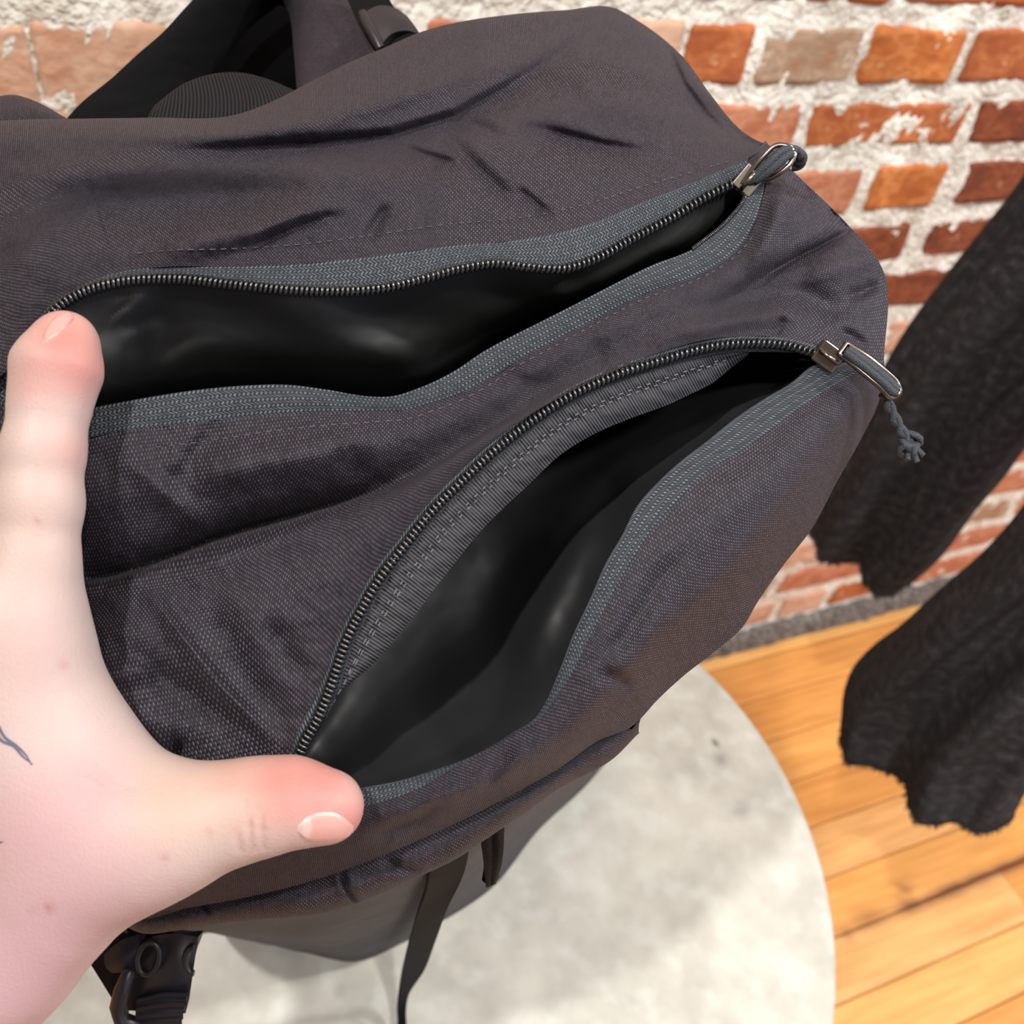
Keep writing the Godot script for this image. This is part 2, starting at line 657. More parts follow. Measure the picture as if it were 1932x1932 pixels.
func spot(at: Vector3, aim: Vector3, energy: float, size: float, label: String, angle: float) -> void:
	var o := thing("ceiling_spotlight", at)
	tag(o, label, "spotlight")
	var dir := (aim - at).normalized()
	var g := Geo.new()
	tube(g, PackedVector3Array([dir * -0.13, dir * -0.12, dir * -0.01, dir * 0.0]), [0.03, 0.045, 0.05, 0.05], 20)
	put(g, "housing", M.can, o)
	g = Geo.new()
	tube(g, PackedVector3Array([Vector3(0, 3.2 - at.y, 0), dir * -0.10]), 0.012, 10)
	put(g, "stem", M.can, o)
	g = Geo.new()
	tube(g, PackedVector3Array([dir * 0.001, dir * 0.004]), 0.044, 20)
	put(g, "lens", M.glow, o)
	var l := SpotLight3D.new()
	l.name = "beam"
	l.position = dir * 0.02
	l.look_at_from_position(dir * 0.02, dir, Vector3.RIGHT)
	l.light_color = rgb(255, 252, 248)
	l.light_energy = energy
	l.light_size = size
	l.spot_range = 12
	l.spot_attenuation = 2
	l.spot_angle = angle
	l.spot_angle_attenuation = 0.6
	l.shadow_enabled = true
	o.add_child(l, true)

func added_panel_light(at: Vector3, face: Vector3, size: Vector2, energy: float, called: String) -> void:
	# added, unseen light panel framed as a window, with an area light in front
	var o := thing(called, at)
	tag(o, "added unseen light panel framed like a frosted shop window, cool fill", "", "", "structure")
	o.basis = Basis.looking_at(face, Vector3.UP)
	for k in 2:
		var x0 := -size.x * 0.5 if k == 0 else 0.02
		box("pane", Vector3(x0, -size.y * 0.5, -0.01), Vector3(x0 + size.x * 0.5 - 0.02, size.y * 0.5, 0.01), M.added_daylight, o)
	for q in [[-size.x * 0.5 - 0.05, -size.x * 0.5, -size.y * 0.5, size.y * 0.5], [size.x * 0.5, size.x * 0.5 + 0.05, -size.y * 0.5, size.y * 0.5], [-0.02, 0.02, -size.y * 0.5, size.y * 0.5], [-size.x * 0.5 - 0.05, size.x * 0.5 + 0.05, size.y * 0.5, size.y * 0.5 + 0.05], [-size.x * 0.5 - 0.05, size.x * 0.5 + 0.05, -size.y * 0.5 - 0.05, -size.y * 0.5]]:
		box("panel_frame", Vector3(q[0], q[2], -0.03), Vector3(q[1], q[3], 0.05), M.can, o)
	var l := AreaLight3D.new()
	l.name = "added_daylight"
	l.area_size = size
	l.light_color = rgb(206, 222, 255)
	l.light_energy = energy
	l.area_range = 14
	l.area_attenuation = 2
	l.shadow_enabled = true
	l.position = Vector3(0, 0, -0.06)
	o.add_child(l, true)

func box(called: String, lo: Vector3, hi: Vector3, m: Material, parent: Node = self) -> MeshInstance3D:
	var o := MeshInstance3D.new()
	o.name = called
	var b := BoxMesh.new()
	b.size = hi - lo
	o.mesh = b
	o.material_override = m
	parent.add_child(o, true)
	o.position = (lo + hi) * 0.5
	return o

func room() -> void:
	tag(box("ceiling", Vector3(-2.6, 3.2, WALL - 0.3), Vector3(3.6, 3.4, 3.4), M.white), "white ceiling of the shop", "", "", "structure")
	tag(box("wall_left", Vector3(-2.8, -0.2, WALL - 0.3), Vector3(-2.6, 3.4, 3.4), M.white), "plain white side wall", "", "", "structure")
	tag(box("wall_right", Vector3(3.6, -0.2, WALL - 0.3), Vector3(3.8, 3.4, 3.4), M.white), "plain white wall beyond the jeans", "", "", "structure")
	tag(box("wall_front", Vector3(-2.8, -0.2, 3.4), Vector3(3.8, 3.4, 3.6), M.white), "plain white wall behind the photographer", "", "", "structure")

# ------------------------------------------------------------------ brick wall
func brick_wall() -> void:
	var wall := thing("wall_back")
	tag(wall, "old red brick wall with thick pale mortar joints", "", "", "structure")
	box("core", Vector3(-2.6, -0.2, WALL - 0.3), Vector3(3.6, 3.2, WALL - 0.035), M.mortar, wall)
	box("mortar", Vector3(-2.6, -0.2, WALL - 0.036), Vector3(-0.6, 3.2, WALL - 0.006), M.mortar, wall)
	box("mortar", Vector3(2.2, -0.2, WALL - 0.036), Vector3(3.6, 3.2, WALL - 0.006), M.mortar, wall)
	# lumpy mortar bed, real relief where the photograph looks
	var nz := FastNoiseLite.new()
	nz.seed = 3
	nz.frequency = 22.0
	nz.fractal_octaves = 3
	var nz2 := FastNoiseLite.new()
	nz2.seed = 4
	nz2.frequency = 90.0
	nz2.fractal_octaves = 2
	var rows := []
	for j in 341:
		var y := -0.01 + j * 3.21 / 340.0
		var l := PackedVector3Array()
		for i in 381:
			var x := -0.6 + i * 2.8 / 380.0
			l.append(Vector3(x, y, WALL - 0.007 + nz.get_noise_2d(x, y) * 0.006 + nz2.get_noise_2d(x, y) * 0.0035))
		rows.append(l)
	var g := Geo.new()
	sheet(g, rows, Vector3(0.5, 1, 5))
	put(g, "mortar", M.mortar, wall)
	# brick shapes shared by all bricks
	var shapes := []
	for i in 5:
		g = Geo.new()
		rounded_box(g, Vector3(0.2, 0.06, 0.06), 0.007, Transform3D(), 0.006, 100 + i)
		shapes.append(g.mesh())
	# bricks one can place from the photograph: x0, x1, y0, y1, tone
	var known := [
		[-0.20, -0.0165, 1.030, 1.106, 1], [-0.0153, 0.175, 1.031, 1.108, 1],
		[0.30, 0.45, 1.055, 1.115, 4], [0.462, 0.567, 1.055, 1.116, 1], [0.574, 0.649, 1.055, 1.114, 0], [0.664, 0.792, 1.054, 1.113, 2], [0.803, 0.934, 1.055, 1.114, 5], [0.951, 1.14, 1.056, 1.115, 0], [1.157, 1.26, 1.055, 1.115, 3],
		[0.567, 0.811, 1.136, 1.195, 0], [0.824, 1.05, 1.137, 1.196, 0], [1.066, 1.2, 1.136, 1.196, 3], [0.40, 0.51, 1.142, 1.198, 4],
		[0.36, 0.58, 0.981, 1.034, 4], [0.597, 0.743, 0.983, 1.035, 4], [0.758, 0.994, 0.982, 1.033, 0], [1.010, 1.22, 0.982, 1.034, 3],
		[0.45, 0.66, 0.900, 0.957, 0], [0.675, 0.864, 0.900, 0.957, 4], [0.890, 0.998, 0.901, 0.958, 5], [1.036, 1.20, 0.902, 0.958, 3],
		[0.60, 0.83, 0.825, 0.877, 0], [0.845, 0.986, 0.824, 0.877, 3], [1.020, 1.21, 0.825, 0.877, 3],
		[0.70, 0.87, 0.749, 0.803, 4], [0.886, 1.10, 0.750, 0.804, 3], [1.115, 1.25, 0.749, 0.803, 0]]
	for b in known:
		brick(wall, shapes, b[0], b[1], b[2], b[3], b[4])
	# the courses the photograph shows less of
	var span := {1.055: [-0.20, 1.26], 1.136: [0.40, 1.2], 0.982: [0.36, 1.22], 0.900: [0.45, 1.2], 0.825: [0.60, 1.21], 0.749: [0.70, 1.25]}
	for k in range(-3, 15):
		var top := 1.115 - 0.0778 * k
		if top - 0.058 < 0.03:
			continue
		var taken := [9.0, 9.0]
		for y0 in span:
			if absf(y0 - (top - 0.06)) < 0.03:
				taken = span[y0]
		var x := -0.55 + rng.randf() * 0.12
		while x < 2.1:
			var w := 0.205 if rng.randf() < 0.6 else 0.1
			w += rng.randf_range(-0.012, 0.012)
			if x + w > taken[0] - 0.004 and x < taken[1] + 0.004:
				if x < taken[0] - 0.06:
					w = taken[0] - 0.014 - x
				else:
					x = taken[1] + 0.014
					taken = [9.0, 9.0]
					continue
			var tone: int = [0, 4, 3, 1, 5, 2][rng.randi() % 6]
			if top < 0.45:
				tone = [4, 1, 4, 2, 0][rng.randi() % 5]
			brick(wall, shapes, x, x + w, top - 0.057 + rng.randf_range(-0.003, 0.003), top + rng.randf_range(-0.003, 0.003), tone)
			x += w + rng.randf_range(0.012, 0.022)
	# the courses further off, too many to take apart
	var spread := {}
	for k in range(-27, 15):
		var top := 1.115 - 0.0778 * k
		if top - 0.058 < 0.02:
			continue
		var x := -2.6 + rng.randf() * 0.1
		while x < 3.4:
			var w := 0.205 if rng.randf() < 0.6 else 0.1
			w += rng.randf_range(-0.012, 0.012)
			if k < -3 or x + w < -0.50 or x > 2.26:
				var tone: int = [0, 4, 3, 1, 5, 2][rng.randi() % 6]
				if not spread.has(tone):
					spread[tone] = []
				spread[tone].append(Transform3D(Basis.from_scale(Vector3(w / 0.2, 0.95, 1)), Vector3(x + w * 0.5, top - 0.0285, WALL - 0.0335 + rng.randf_range(-0.002, 0.0025))))
			x += w + rng.randf_range(0.012, 0.022)
	for tone in spread:
		var mm := MultiMesh.new()
		mm.transform_format = MultiMesh.TRANSFORM_3D
		mm.mesh = shapes[tone % shapes.size()]
		mm.instance_count = spread[tone].size()
		for i in spread[tone].size():
			mm.set_instance_transform(i, spread[tone][i])
		var field := MultiMeshInstance3D.new()
		field.name = "brick_field"
		field.multimesh = mm
		field.material_override = M.brick[tone]
		field.set_meta("kind", "stuff")
		wall.add_child(field, true)
	# the dirty strip where wall meets floor
	var o := thing("baseboard_back", Vector3(0.8, 0, WALL))
	tag(o, "grey dusty strip where brick wall meets the floor", "", "", "structure")
	g = Geo.new()
	var prof := []
	for q in [Vector2(0.036, -0.02), Vector2(0.036, 0.006), Vector2(0.030, 0.014), Vector2(0.012, 0.018), Vector2(0.0, 0.020)]:
		var l := PackedVector3Array()
		for i in 141:
			var x := -1.4 + i * 0.02
			l.append(Vector3(x, maxf(q.x + nz.get_noise_2d(x * 2.0, q.x) * 0.012, -0.002), q.y + nz.get_noise_2d(x * 3.0, 5.0 + q.y) * 0.006))
		prof.append(l)
	sheet(g, prof, Vector3(0, 1, 3))
	put(g, "skirting", M.grime, o)

func brick(wall: Node, shapes: Array, x0: float, x1: float, y0: float, y1: float, tone: int) -> void:
	var o := MeshInstance3D.new()
	o.name = "brick"
	o.mesh = shapes[rng.randi() % shapes.size()]
	o.material_override = M.brick[tone]
	wall.add_child(o, true)
	o.position = Vector3((x0 + x1) * 0.5, (y0 + y1) * 0.5, WALL - 0.0335 + rng.randf_range(-0.002, 0.0025))
	o.scale = Vector3((x1 - x0) / 0.2, (y1 - y0) / 0.06, 1)
	o.rotation = Vector3(0, 0, rng.randf_range(-0.008, 0.008))

# ------------------------------------------------------------------ floor
func planks() -> void:
	var fl := thing("floor")
	tag(fl, "honey-coloured wooden plank floor", "", "", "structure")
	box("subfloor", Vector3(-2.6, -0.2, WALL - 0.3), Vector3(3.6, -0.016, 3.4), M.dark, fl)
	var nz := FastNoiseLite.new()
	nz.seed = 15
	nz.frequency = 14.0
	nz.fractal_octaves = 3
	var cols := [rgb(236, 176, 102), rgb(244, 190, 118), rgb(232, 168, 96), rgb(240, 186, 122), rgb(228, 164, 92)]
	for k in range(-26, 9):
		var n0 := 0.139 + 0.0825 * k
		var z1 := -n0 - 0.0006
		var z0 := -(n0 + 0.0825) + 0.0006
		if z0 < WALL - 0.02:
			z0 = WALL - 0.02
		if z1 < z0 + 0.01:
			continue
		var near := n0 > -0.5
		var x := -2.6
		while x < 3.6:
			var x2 := minf(x + rng.randf_range(1.1, 2.2), 3.6)
			if x2 > 3.3: x2 = 3.6
			plank(fl, x + 0.0004, x2 - 0.0004, z0, z1, cols[rng.randi() % 5], nz, near)
			x = x2

func plank(fl: Node, x0: float, x1: float, z0: float, z1: float, col: Color, nz: FastNoiseLite, fine: bool) -> void:
	var g := Geo.new()
	g.colored = true
	var nx := int((x1 - x0) / 0.015) if fine else 4
	var zs := [z0, z0, z0 + 0.002, z0 + 0.012, z0 + 0.026, (z0 + z1) * 0.5, z1 - 0.026, z1 - 0.012, z1 - 0.002, z1, z1] if fine else [z0, z0, z0 + 0.002, z1 - 0.002, z1, z1]
	var rows := []
	for j in zs.size():
		var e := j == 0 or j == zs.size() - 1
		var e2 := j == 1 or j == zs.size() - 2
		var l := PackedVector3Array()
		for i in nx + 1:
			l.append(Vector3(lerpf(x0, x1, float(i) / nx), -0.016 if e else (-0.0012 if e2 else 0.0), zs[j]))
		rows.append(l)
	sheet(g, rows, Vector3(0, 50, 0))
	var shift := rng.randf() * 3.0
	for i in g.v.size():
		var p := g.v[i]
		var c := col.srgb_to_linear()
		var f := nz.get_noise_2d(p.x * 0.35 + shift, p.z * 3.0) * 0.12
		c = Color(c.r * (1 + f), c.g * (1 + f), c.b * (1 + f * 1.3))
		# dark worn stain along one joint, and a few knots beside it
		var n := -p.z
		var s := exp(-pow((n - 0.302) / 0.009, 2.0)) * smoothstep(1.0, 1.06, p.x) * (0.75 + 0.6 * nz.get_noise_2d(p.x * 2.0, 3.0))
		s += 0.85 * exp(-(pow((p.x - 1.005) / 0.018, 2.0) + pow((n - 0.306) / 0.012, 2.0)))
		s += 0.6 * exp(-(pow((p.x - 1.02) / 0.012, 2.0) + pow((n - 0.33) / 0.008, 2.0)))
		s += 0.4 * exp(-(pow((p.x - 0.93) / 0.03, 2.0) + pow((n - 0.315) / 0.016, 2.0)))
		s += 0.5 * exp(-(pow((p.x - 0.875) / 0.01, 2.0) + pow((n - 0.300) / 0.012, 2.0)))
		s += 0.35 * exp(-pow((n - 0.302) / 0.006, 2.0)) * smoothstep(0.86, 0.9, p.x)
		c = c.lerp(rgb(112, 66, 52).srgb_to_linear(), clampf(s, 0, 0.85))
		g.c[i] = c
		g.uv[i] = Vector2(p.x + shift, p.z * 1.0 + shift)
	put(g, "plank", M.wood, fl)

# ------------------------------------------------------------------ round concrete table
func lathe(g: Geo, prof: Array, seg: int, planar := 0.0) -> void:
	var rows := []
	for q in prof:
		var l := PackedVector3Array()
		for i in seg + 1:
			var a := TAU * i / seg
			l.append(Vector3(cos(a) * q.x, q.y, sin(a) * q.x))
		rows.append(l)
	var base := g.v.size()
	sheet(g, rows, Vector3.ZERO, true)
	if planar > 0:
		for i in range(base, g.v.size()):
			g.uv[i] = Vector2(g.v[i].x / planar + 0.5, g.v[i].z / planar + 0.5)

func table() -> void:
	var o := thing("round_table", Vector3(0.165, 0, -0.331))
	tag(o, "round pale grey concrete table under the dark backpack", "table")
	var g := Geo.new()
	var R := 0.3335
	lathe(g, [Vector2(0.0005, TABLE_Y), Vector2(0.15, TABLE_Y), Vector2(R - 0.012, TABLE_Y), Vector2(R - 0.004, TABLE_Y - 0.0012), Vector2(R - 0.001, TABLE_Y - 0.004), Vector2(R, TABLE_Y - 0.008)], 128, 0.68)
	put(g, "table_top", M.concrete, o)
	g = Geo.new()
	lathe(g, [Vector2(R, TABLE_Y - 0.008), Vector2(R, TABLE_Y - 0.05), Vector2(R - 0.006, TABLE_Y - 0.056), Vector2(R - 0.10, TABLE_Y - 0.06), Vector2(R - 0.10, 0.03), Vector2(R - 0.09, 0.0), Vector2(0.001, 0.0)], 96)
	put(g, "base", M.concrete_side, o)

# ------------------------------------------------------------------ jeans hanging at the right
func upright(x: float, y: float, a: float, c: float) -> Vector3:
	# where the line of sight through a point meets the upright plane x - a z = c
	var r := P(x, y, 1.0) - EYE
	return EYE + r * (c / (r.x - a * r.z))

func trouser_leg(L0: Array, R0: Array, thick: Array, folds: float, sd: int, parent: Node) -> PackedVector3Array:
	# left and right outlines run from the waist down to the hem; the leg is a closed soft tube between them
	var n := 90
	var L := spline(PackedVector3Array(L0), n)
	var R := spline(PackedVector3Array(R0), n)
	var nz := FastNoiseLite.new()
	nz.seed = sd
	nz.frequency = 1.0
	var seg := 96
	var rows := []
	for inner in [0, 1]:
		for jj in n + 1:
			var j: int = jj if inner == 0 else n - jj
			if inner == 1 and j < n - 20:
				break
			var ax := (R[j] - L[j]) * 0.5
			var mid := (L[j] + R[j]) * 0.5
			var dep := ax.cross(Vector3.DOWN).normalized()
			if dep.x > 0:
				dep = -dep
			var th: float = lerpf(thick[0], thick[1], float(j) / n)
			var l := PackedVector3Array()
			for i in seg + 1:
				var t := TAU * i / seg
				var f := 1.0 + folds * nz.get_noise_2d(cos(t) * 0.9 + 5.0, sin(t) * 0.9 + j * 0.004)
				var p := mid + ax * cos(t) * (1.0 if inner == 0 else 0.985) + dep * sin(t) * th * f * (1.0 if inner == 0 else 0.93)
				p.y += (nz.get_noise_2d(i * 0.05, 40.0) * 0.014 + nz.get_noise_1d(i * 0.5) * 0.0015) * smoothstep(n - 8, n, j)
				l.append(p)
			rows.append(l)
	var g := Geo.new()
	sheet(g, rows, Vector3.ZERO, true)
	var o := put(g, "leg", M.denim, parent)
	# frayed hem threads
	g = Geo.new()
	var hem: PackedVector3Array = rows[n]
	var r := RandomNumberGenerator.new()
	r.seed = sd
	for i in 900:
		var k := r.randi() % seg
		var p := hem[k].lerp(hem[k + 1], r.randf())
		var q := Vector3(r.randf_range(-0.003, 0.003), -r.randf_range(0.001, 0.005), r.randf_range(-0.003, 0.003))
		tube(g, PackedVector3Array([p + Vector3(0, 0.005, 0), p + q * 0.5, p + q]), 0.0004, 4, false)
	tag(put(g, "frayed_edge", M.fray, o), "", "", "", "stuff")
	return rows[0]

func jeans() -> void:
	var o := thing("jeans")
	tag(o, "black denim jeans with flared frayed hems hanging by the brick wall", "jeans")
	var A := 0.42
	var c1 := 1.103
	var B := 0.216
	var c2 := 0.8207
	var top1 := trouser_leg(
		[Vector3(0.85, 1.60, -0.62), Vector3(0.845, 1.3, -0.63), upright(1932, 330, A, c1), upright(1799, 500, A, c1), upright(1704, 629, A, c1), upright(1640, 745, A, c1), upright(1585, 870, A, c1), upright(1532, 996, A, c1)],
		[Vector3(0.90, 1.60, -0.44), Vector3(0.91, 1.25, -0.45), Vector3(0.91, 0.95, -0.46), upright(1932, 850, A, c1), upright(1894, 902, A, c1), upright(1844, 960, A, c1), upright(1768, 1060, A, c1), upright(1712, 1108, A, c1)],
		[0.055, 0.05], 1.0, 5, o)
	var top2 := trouser_leg(
		[Vector3(0.88, 1.60, -0.42), Vector3(0.86, 1.25, -0.43), Vector3(0.82, 0.95, -0.44), upright(1932, 951, B, c2), upright(1850, 1045, B, c2), upright(1775, 1109, B, c2), upright(1700, 1178, B, c2), upright(1640, 1224, B, c2), upright(1606, 1268, B, c2), upright(1602, 1340, B, c2)],
		[Vector3(0.88, 1.60, -0.24), Vector3(0.86, 1.25, -0.25), Vector3(0.82, 0.95, -0.255), Vector3(0.80, 0.80, -0.25), Vector3(0.785, 0.70, -0.24), Vector3(0.775, 0.60, -0.232), upright(1900, 1555, B, c2)],
		[0.055, 0.06], 0.9, 9, o)
	# seat and waistband, above the frame
	var g := Geo.new()
	var rows := []
	for q in [[1.42, 0.205, 0.062], [1.56, 0.195, 0.060], [1.70, 0.175, 0.052], [1.74, 0.172, 0.050], [1.74, 0.165, 0.045]]:
		var l := PackedVector3Array()
		for i in 65:
			var t := TAU * i / 64
			l.append(Vector3(0.885 + sin(t) * q[2], q[0], -0.43 + cos(t) * q[1]))
		rows.append(l)
	sheet(g, rows, Vector3.ZERO, true)
	put(g, "seat", M.denim, o)
	# the wall rail and clip hanger that carry them
	var rail := thing("clothes_rail", Vector3(0.885, 1.86, WALL))
	tag(rail, "black steel clothes arm on the brick wall above the jeans", "clothes rail")
	g = Geo.new()
	tube(g, PackedVector3Array([Vector3(0, 0, -0.03), Vector3(0, 0, 0.68), Vector3(0, 0.03, 0.70)]), 0.010, 12)
	put(g, "arm", M.plastic, rail)
	g = Geo.new()
	tube(g, PackedVector3Array([Vector3(0, 0, -0.02), Vector3(0, 0, 0.006)]), 0.035, 20)
	put(g, "flange", M.plastic, rail)
	var h := thing("clip_hanger", Vector3(0.885, 1.80, -0.43))
	tag(h, "metal clip hanger holding the jeans waistband on the rail", "hanger")
	g = Geo.new()
	tube(g, PackedVector3Array([Vector3(0, -0.02, -0.15), Vector3(0, -0.02, 0.15)]), 0.004, 10)
	tube(g, PackedVector3Array([Vector3(0, -0.02, 0), Vector3(0, 0.03, 0), Vector3(0.015, 0.046, 0), Vector3(0.016, 0.064, 0), Vector3(0, 0.0725, 0), Vector3(-0.016, 0.060, 0)]), 0.002, 8)
	put(g, "hook", M.metal, h)
	for z in [-0.13, 0.13]:
		g = Geo.new()
		rounded_box(g, Vector3(0.016, 0.07, 0.025), 0.004, Transform3D(Basis(), Vector3(0, -0.05, z)))
		put(g, "clip", M.metal, h)

# ------------------------------------------------------------------ backpack
var U1 := [78, 640, 284, 86, 612, 284.5, 100, 590, 285, 150, 555, 287, 215, 535, 288, 325, 527, 290, 450, 539, 292, 550, 548, 294, 650, 550, 297, 730, 543, 300, 800, 526, 303, 870, 507, 307, 930, 498, 310, 1006, 505, 314, 1066, 507, 318, 1116, 492, 322, 1191, 452, 330, 1266, 412, 337, 1341, 367, 343, 1402, 338, 347]
var T1 := [45, 655, 283, 68, 610, 284, 92, 578, 285, 143, 544, 286.5, 211, 517, 288, 325, 503, 290, 410, 503, 292.5, 550, 499, 296, 700, 484, 300, 850, 464, 307, 966, 454, 312.5, 1031, 444, 316, 1116, 421, 322, 1216, 380, 331, 1316, 340, 340, 1386, 310, 346, 1412, 298, 349]
var L1 := [120, 778, 283, 160, 772, 284, 217, 761, 284.5, 290, 748, 285, 362, 737, 286.5, 471, 727, 289, 543, 726, 291, 616, 735, 293.5, 700, 748, 296, 736, 748, 297.5, 790, 732, 299.5, 852, 703, 302, 914, 662, 305, 976, 629, 308, 1034, 600, 310.5, 1116, 558, 315, 1166, 532, 318.5, 1231, 500, 324, 1306, 470, 331, 1366, 422, 338, 1401, 380, 343, 1411, 355, 346]
var B1 := [-90, 872, 282, -20, 860, 282, 60, 847, 282, 160, 828, 282.5, 217, 815, 283, 326, 803, 285, 435, 790, 288, 543, 781, 291, 624, 778, 293.5, 700, 777, 296, 780, 772, 299, 811, 762, 300, 873, 741, 303, 914, 720, 305, 976, 680, 308, 1038, 648, 311, 1116, 607, 316, 1216, 555, 323, 1316, 520, 331, 1376, 485, 337, 1416, 440, 342, 1440, 372, 347, 1447, 330, 350]
var U2 := [557, 1445, 286, 575, 1400, 285, 599, 1358, 285, 624, 1296, 285, 657, 1200, 286, 682, 1151, 287, 715, 1093, 288, 765, 1027, 290, 815, 964, 292, 873, 906, 295, 935, 848, 298, 997, 799, 302, 1080, 745, 306, 1163, 708, 311, 1245, 681, 316, 1352, 653, 323, 1427, 648, 328, 1484, 652, 332, 1540, 667, 337]
var E2 := [540, 1436, 285, 560, 1385, 284, 585, 1335, 284, 610, 1280, 284, 643, 1192, 285, 668, 1143, 286, 702, 1083, 287, 753, 1016, 289, 804, 953, 291, 863, 894, 294, 926, 836, 297, 990, 786, 301, 1075, 731, 305, 1158, 693, 310, 1242, 665, 315, 1350, 638, 322, 1427, 634, 327, 1487, 638, 332, 1548, 652, 338]
var R2a := [618, 1352, 287, 640, 1300, 287, 670, 1207, 288, 696, 1157, 289, 728, 1099, 290, 778, 1034, 292, 828, 972, 294, 886, 915, 297, 947, 858, 300, 1008, 810, 304, 1090, 757, 308, 1170, 721, 313, 1250, 695, 318, 1340, 672, 325, 1412, 663, 330]
var R2b := [622, 1345, 291, 637, 1312, 291, 668, 1284, 291, 707, 1250, 292, 748, 1203, 293, 790, 1151, 294, 826, 1103, 296, 864, 1055, 298, 900, 1010, 300, 935, 973, 302, 997, 915, 306, 1059, 857, 310, 1121, 819, 314, 1204, 784, 319, 1257, 765, 323, 1302, 744, 327, 1348, 720, 331, 1376, 697, 333, 1414, 668, 334]
var L2 := [1552, 683, 338, 1530, 692, 336, 1496, 720, 333, 1443, 752, 328, 1389, 788, 322, 1333, 833, 316, 1287, 868, 311.5, 1245, 906, 308, 1204, 952, 304.5, 1171, 1014, 301, 1142, 1064, 299, 1113, 1130, 297, 1080, 1200, 296, 1051, 1275, 295, 1026, 1329, 294.5, 1007, 1355, 294, 964, 1384, 293.5, 922, 1410, 293, 865, 1437, 292, 827, 1450, 291, 752, 1473, 289, 695, 1484, 287, 650, 1492, 286]
var B2 := [1668, 684, 352, 1640, 692, 343, 1602, 712, 339, 1522, 761, 331, 1465, 803, 325, 1401, 849, 318, 1344, 883, 313, 1276, 947, 307, 1230, 1000, 303, 1204, 1039, 301, 1179, 1080, 299, 1146, 1138, 297, 1100, 1229, 295, 1051, 1316, 294, 1012, 1362, 293, 964, 1388, 292.5, 922, 1414, 291.5, 865, 1444, 290, 835, 1461, 289, 789, 1488, 287.5, 752, 1503, 286, 687, 1522, 284.5, 600, 1545, 285, 480, 1580, 286, 380, 1600, 288, 250, 1640, 290]
var SIL := [1418, 263, 368, 1441, 270, 366, 1491, 320, 362, 1541, 360, 362, 1606, 425, 364, 1641, 465, 366, 1666, 510, 368, 1675, 575, 368, 1673, 644, 362, 1666, 690, 356, 1658, 758, 355, 1628, 822, 354, 1579, 909, 353, 1530, 1000, 351, 1477, 1068, 350, 1427, 1140, 347, 1405, 1178, 345, 1345, 1232, 341, 1290, 1275, 337, 1244, 1317, 333, 1200, 1372, 327]
var FOLD := [1667, 720, 355, 1658, 758, 354, 1628, 822, 353, 1579, 909, 353, 1530, 1000, 351, 1477, 1068, 350, 1427, 1140, 347, 1405, 1178, 345, 1345, 1232, 341, 1290, 1275, 337, 1244, 1317, 333, 1190, 1372, 326, 1130, 1397, 320, 1054, 1450, 314, 979, 1492, 310, 903, 1533, 307, 789, 1586, 303, 676, 1632, 300, 600, 1658, 300, 500, 1685, 301, 400, 1705, 303, 300, 1722, 305, 240, 1735, 307]
var HEM := [1205, 1378, 337, 1160, 1427, 334, 1054, 1488, 325, 979, 1541, 321, 922, 1579, 319, 865, 1617, 317, 789, 1654, 315, 680, 1702, 312, 600, 1725, 311, 497, 1734, 311, 414, 1742, 312, 331, 1755, 313, 265, 1759, 314, 238, 1748, 314]

func strip(a: Array, b: Array, n: int, m: int, called: String, material: Material, parent: Node, bulge := 0.0) -> MeshInstance3D:
	var g := loft([a, b], n, m)
	if bulge != 0.0:
		for j in g.size():
			var r: PackedVector3Array = g[j]
			for i in r.size():
				r[i].z -= bulge * 0.001 * sin(PI * j / m)
			g[j] = r
	return cloth(g, called, material, parent)

func between(a: Array, b: Array, t: float) -> Array:
	var p := spline(pts(a), 40)
	var q := spline(pts(b), 40)
	var o := []
	for i in 41:
		var r := p[i].lerp(q[i], t)
		o.append_array([r.x, r.y, r.z * 1000.0])
	return o

func coil(line: Array, called: String, parent: Node, lift: float, size := 1.0) -> void:
	# a nylon coil is one long spiral filament
	var p := spline(pts(line), 400)
	var w := PackedVector3Array()
	var total := 0.0
	for q in p:
		w.append(P(q.x, q.y, q.z - lift * 0.001))
	for i in 400:
		total += w[i].distance_to(w[i + 1])
	var pitch := 0.00172 * size
	var turns := int(total / pitch)
	var step := 9
	var path := PackedVector3Array()
	for i in turns * step:
		var t := float(i) / (turns * step) * 400.0
		var k := mini(int(t), 399)
		var c := w[k].lerp(w[k + 1], t - k)
		var tan := (w[mini(k + 2, 400)] - w[maxi(k - 1, 0)]).normalized()
		var n := (EYE - c).normalized()
		n = (n - tan * n.dot(tan)).normalized()
		var b := tan.cross(n)
		var a := TAU * i / step
		path.append(c + b * cos(a) * 0.00135 * size + n * sin(a) * 0.0010 * size)
	var g := Geo.new()
	tube(g, path, 0.00062 * size, 6, true)
	put(g, called, M.coil, parent)

func stitches(g: Array, j: int, from: int, to: int, parent: Node, geo: Geo) -> void:
	# short thread dashes lying on the cloth along one line of the grid
	var r: PackedVector3Array = g[j]
	var left := 0.0
	var run := PackedVector3Array()
	for i in range(from, to):
		run.append(P(r[i].x, r[i].y, r[i].z - 0.00025))
	var acc := 0.0
	var seg := PackedVector3Array()
	for i in range(1, run.size()):
		var d := run[i].distance_to(run[i - 1])
		acc += d
		if acc < 0.0024:
			seg.append(run[i])
		elif acc > 0.0031:
			if seg.size() > 2:
				tube(geo, seg, 0.00022, 5, true)
			seg = PackedVector3Array()
			acc = 0.0

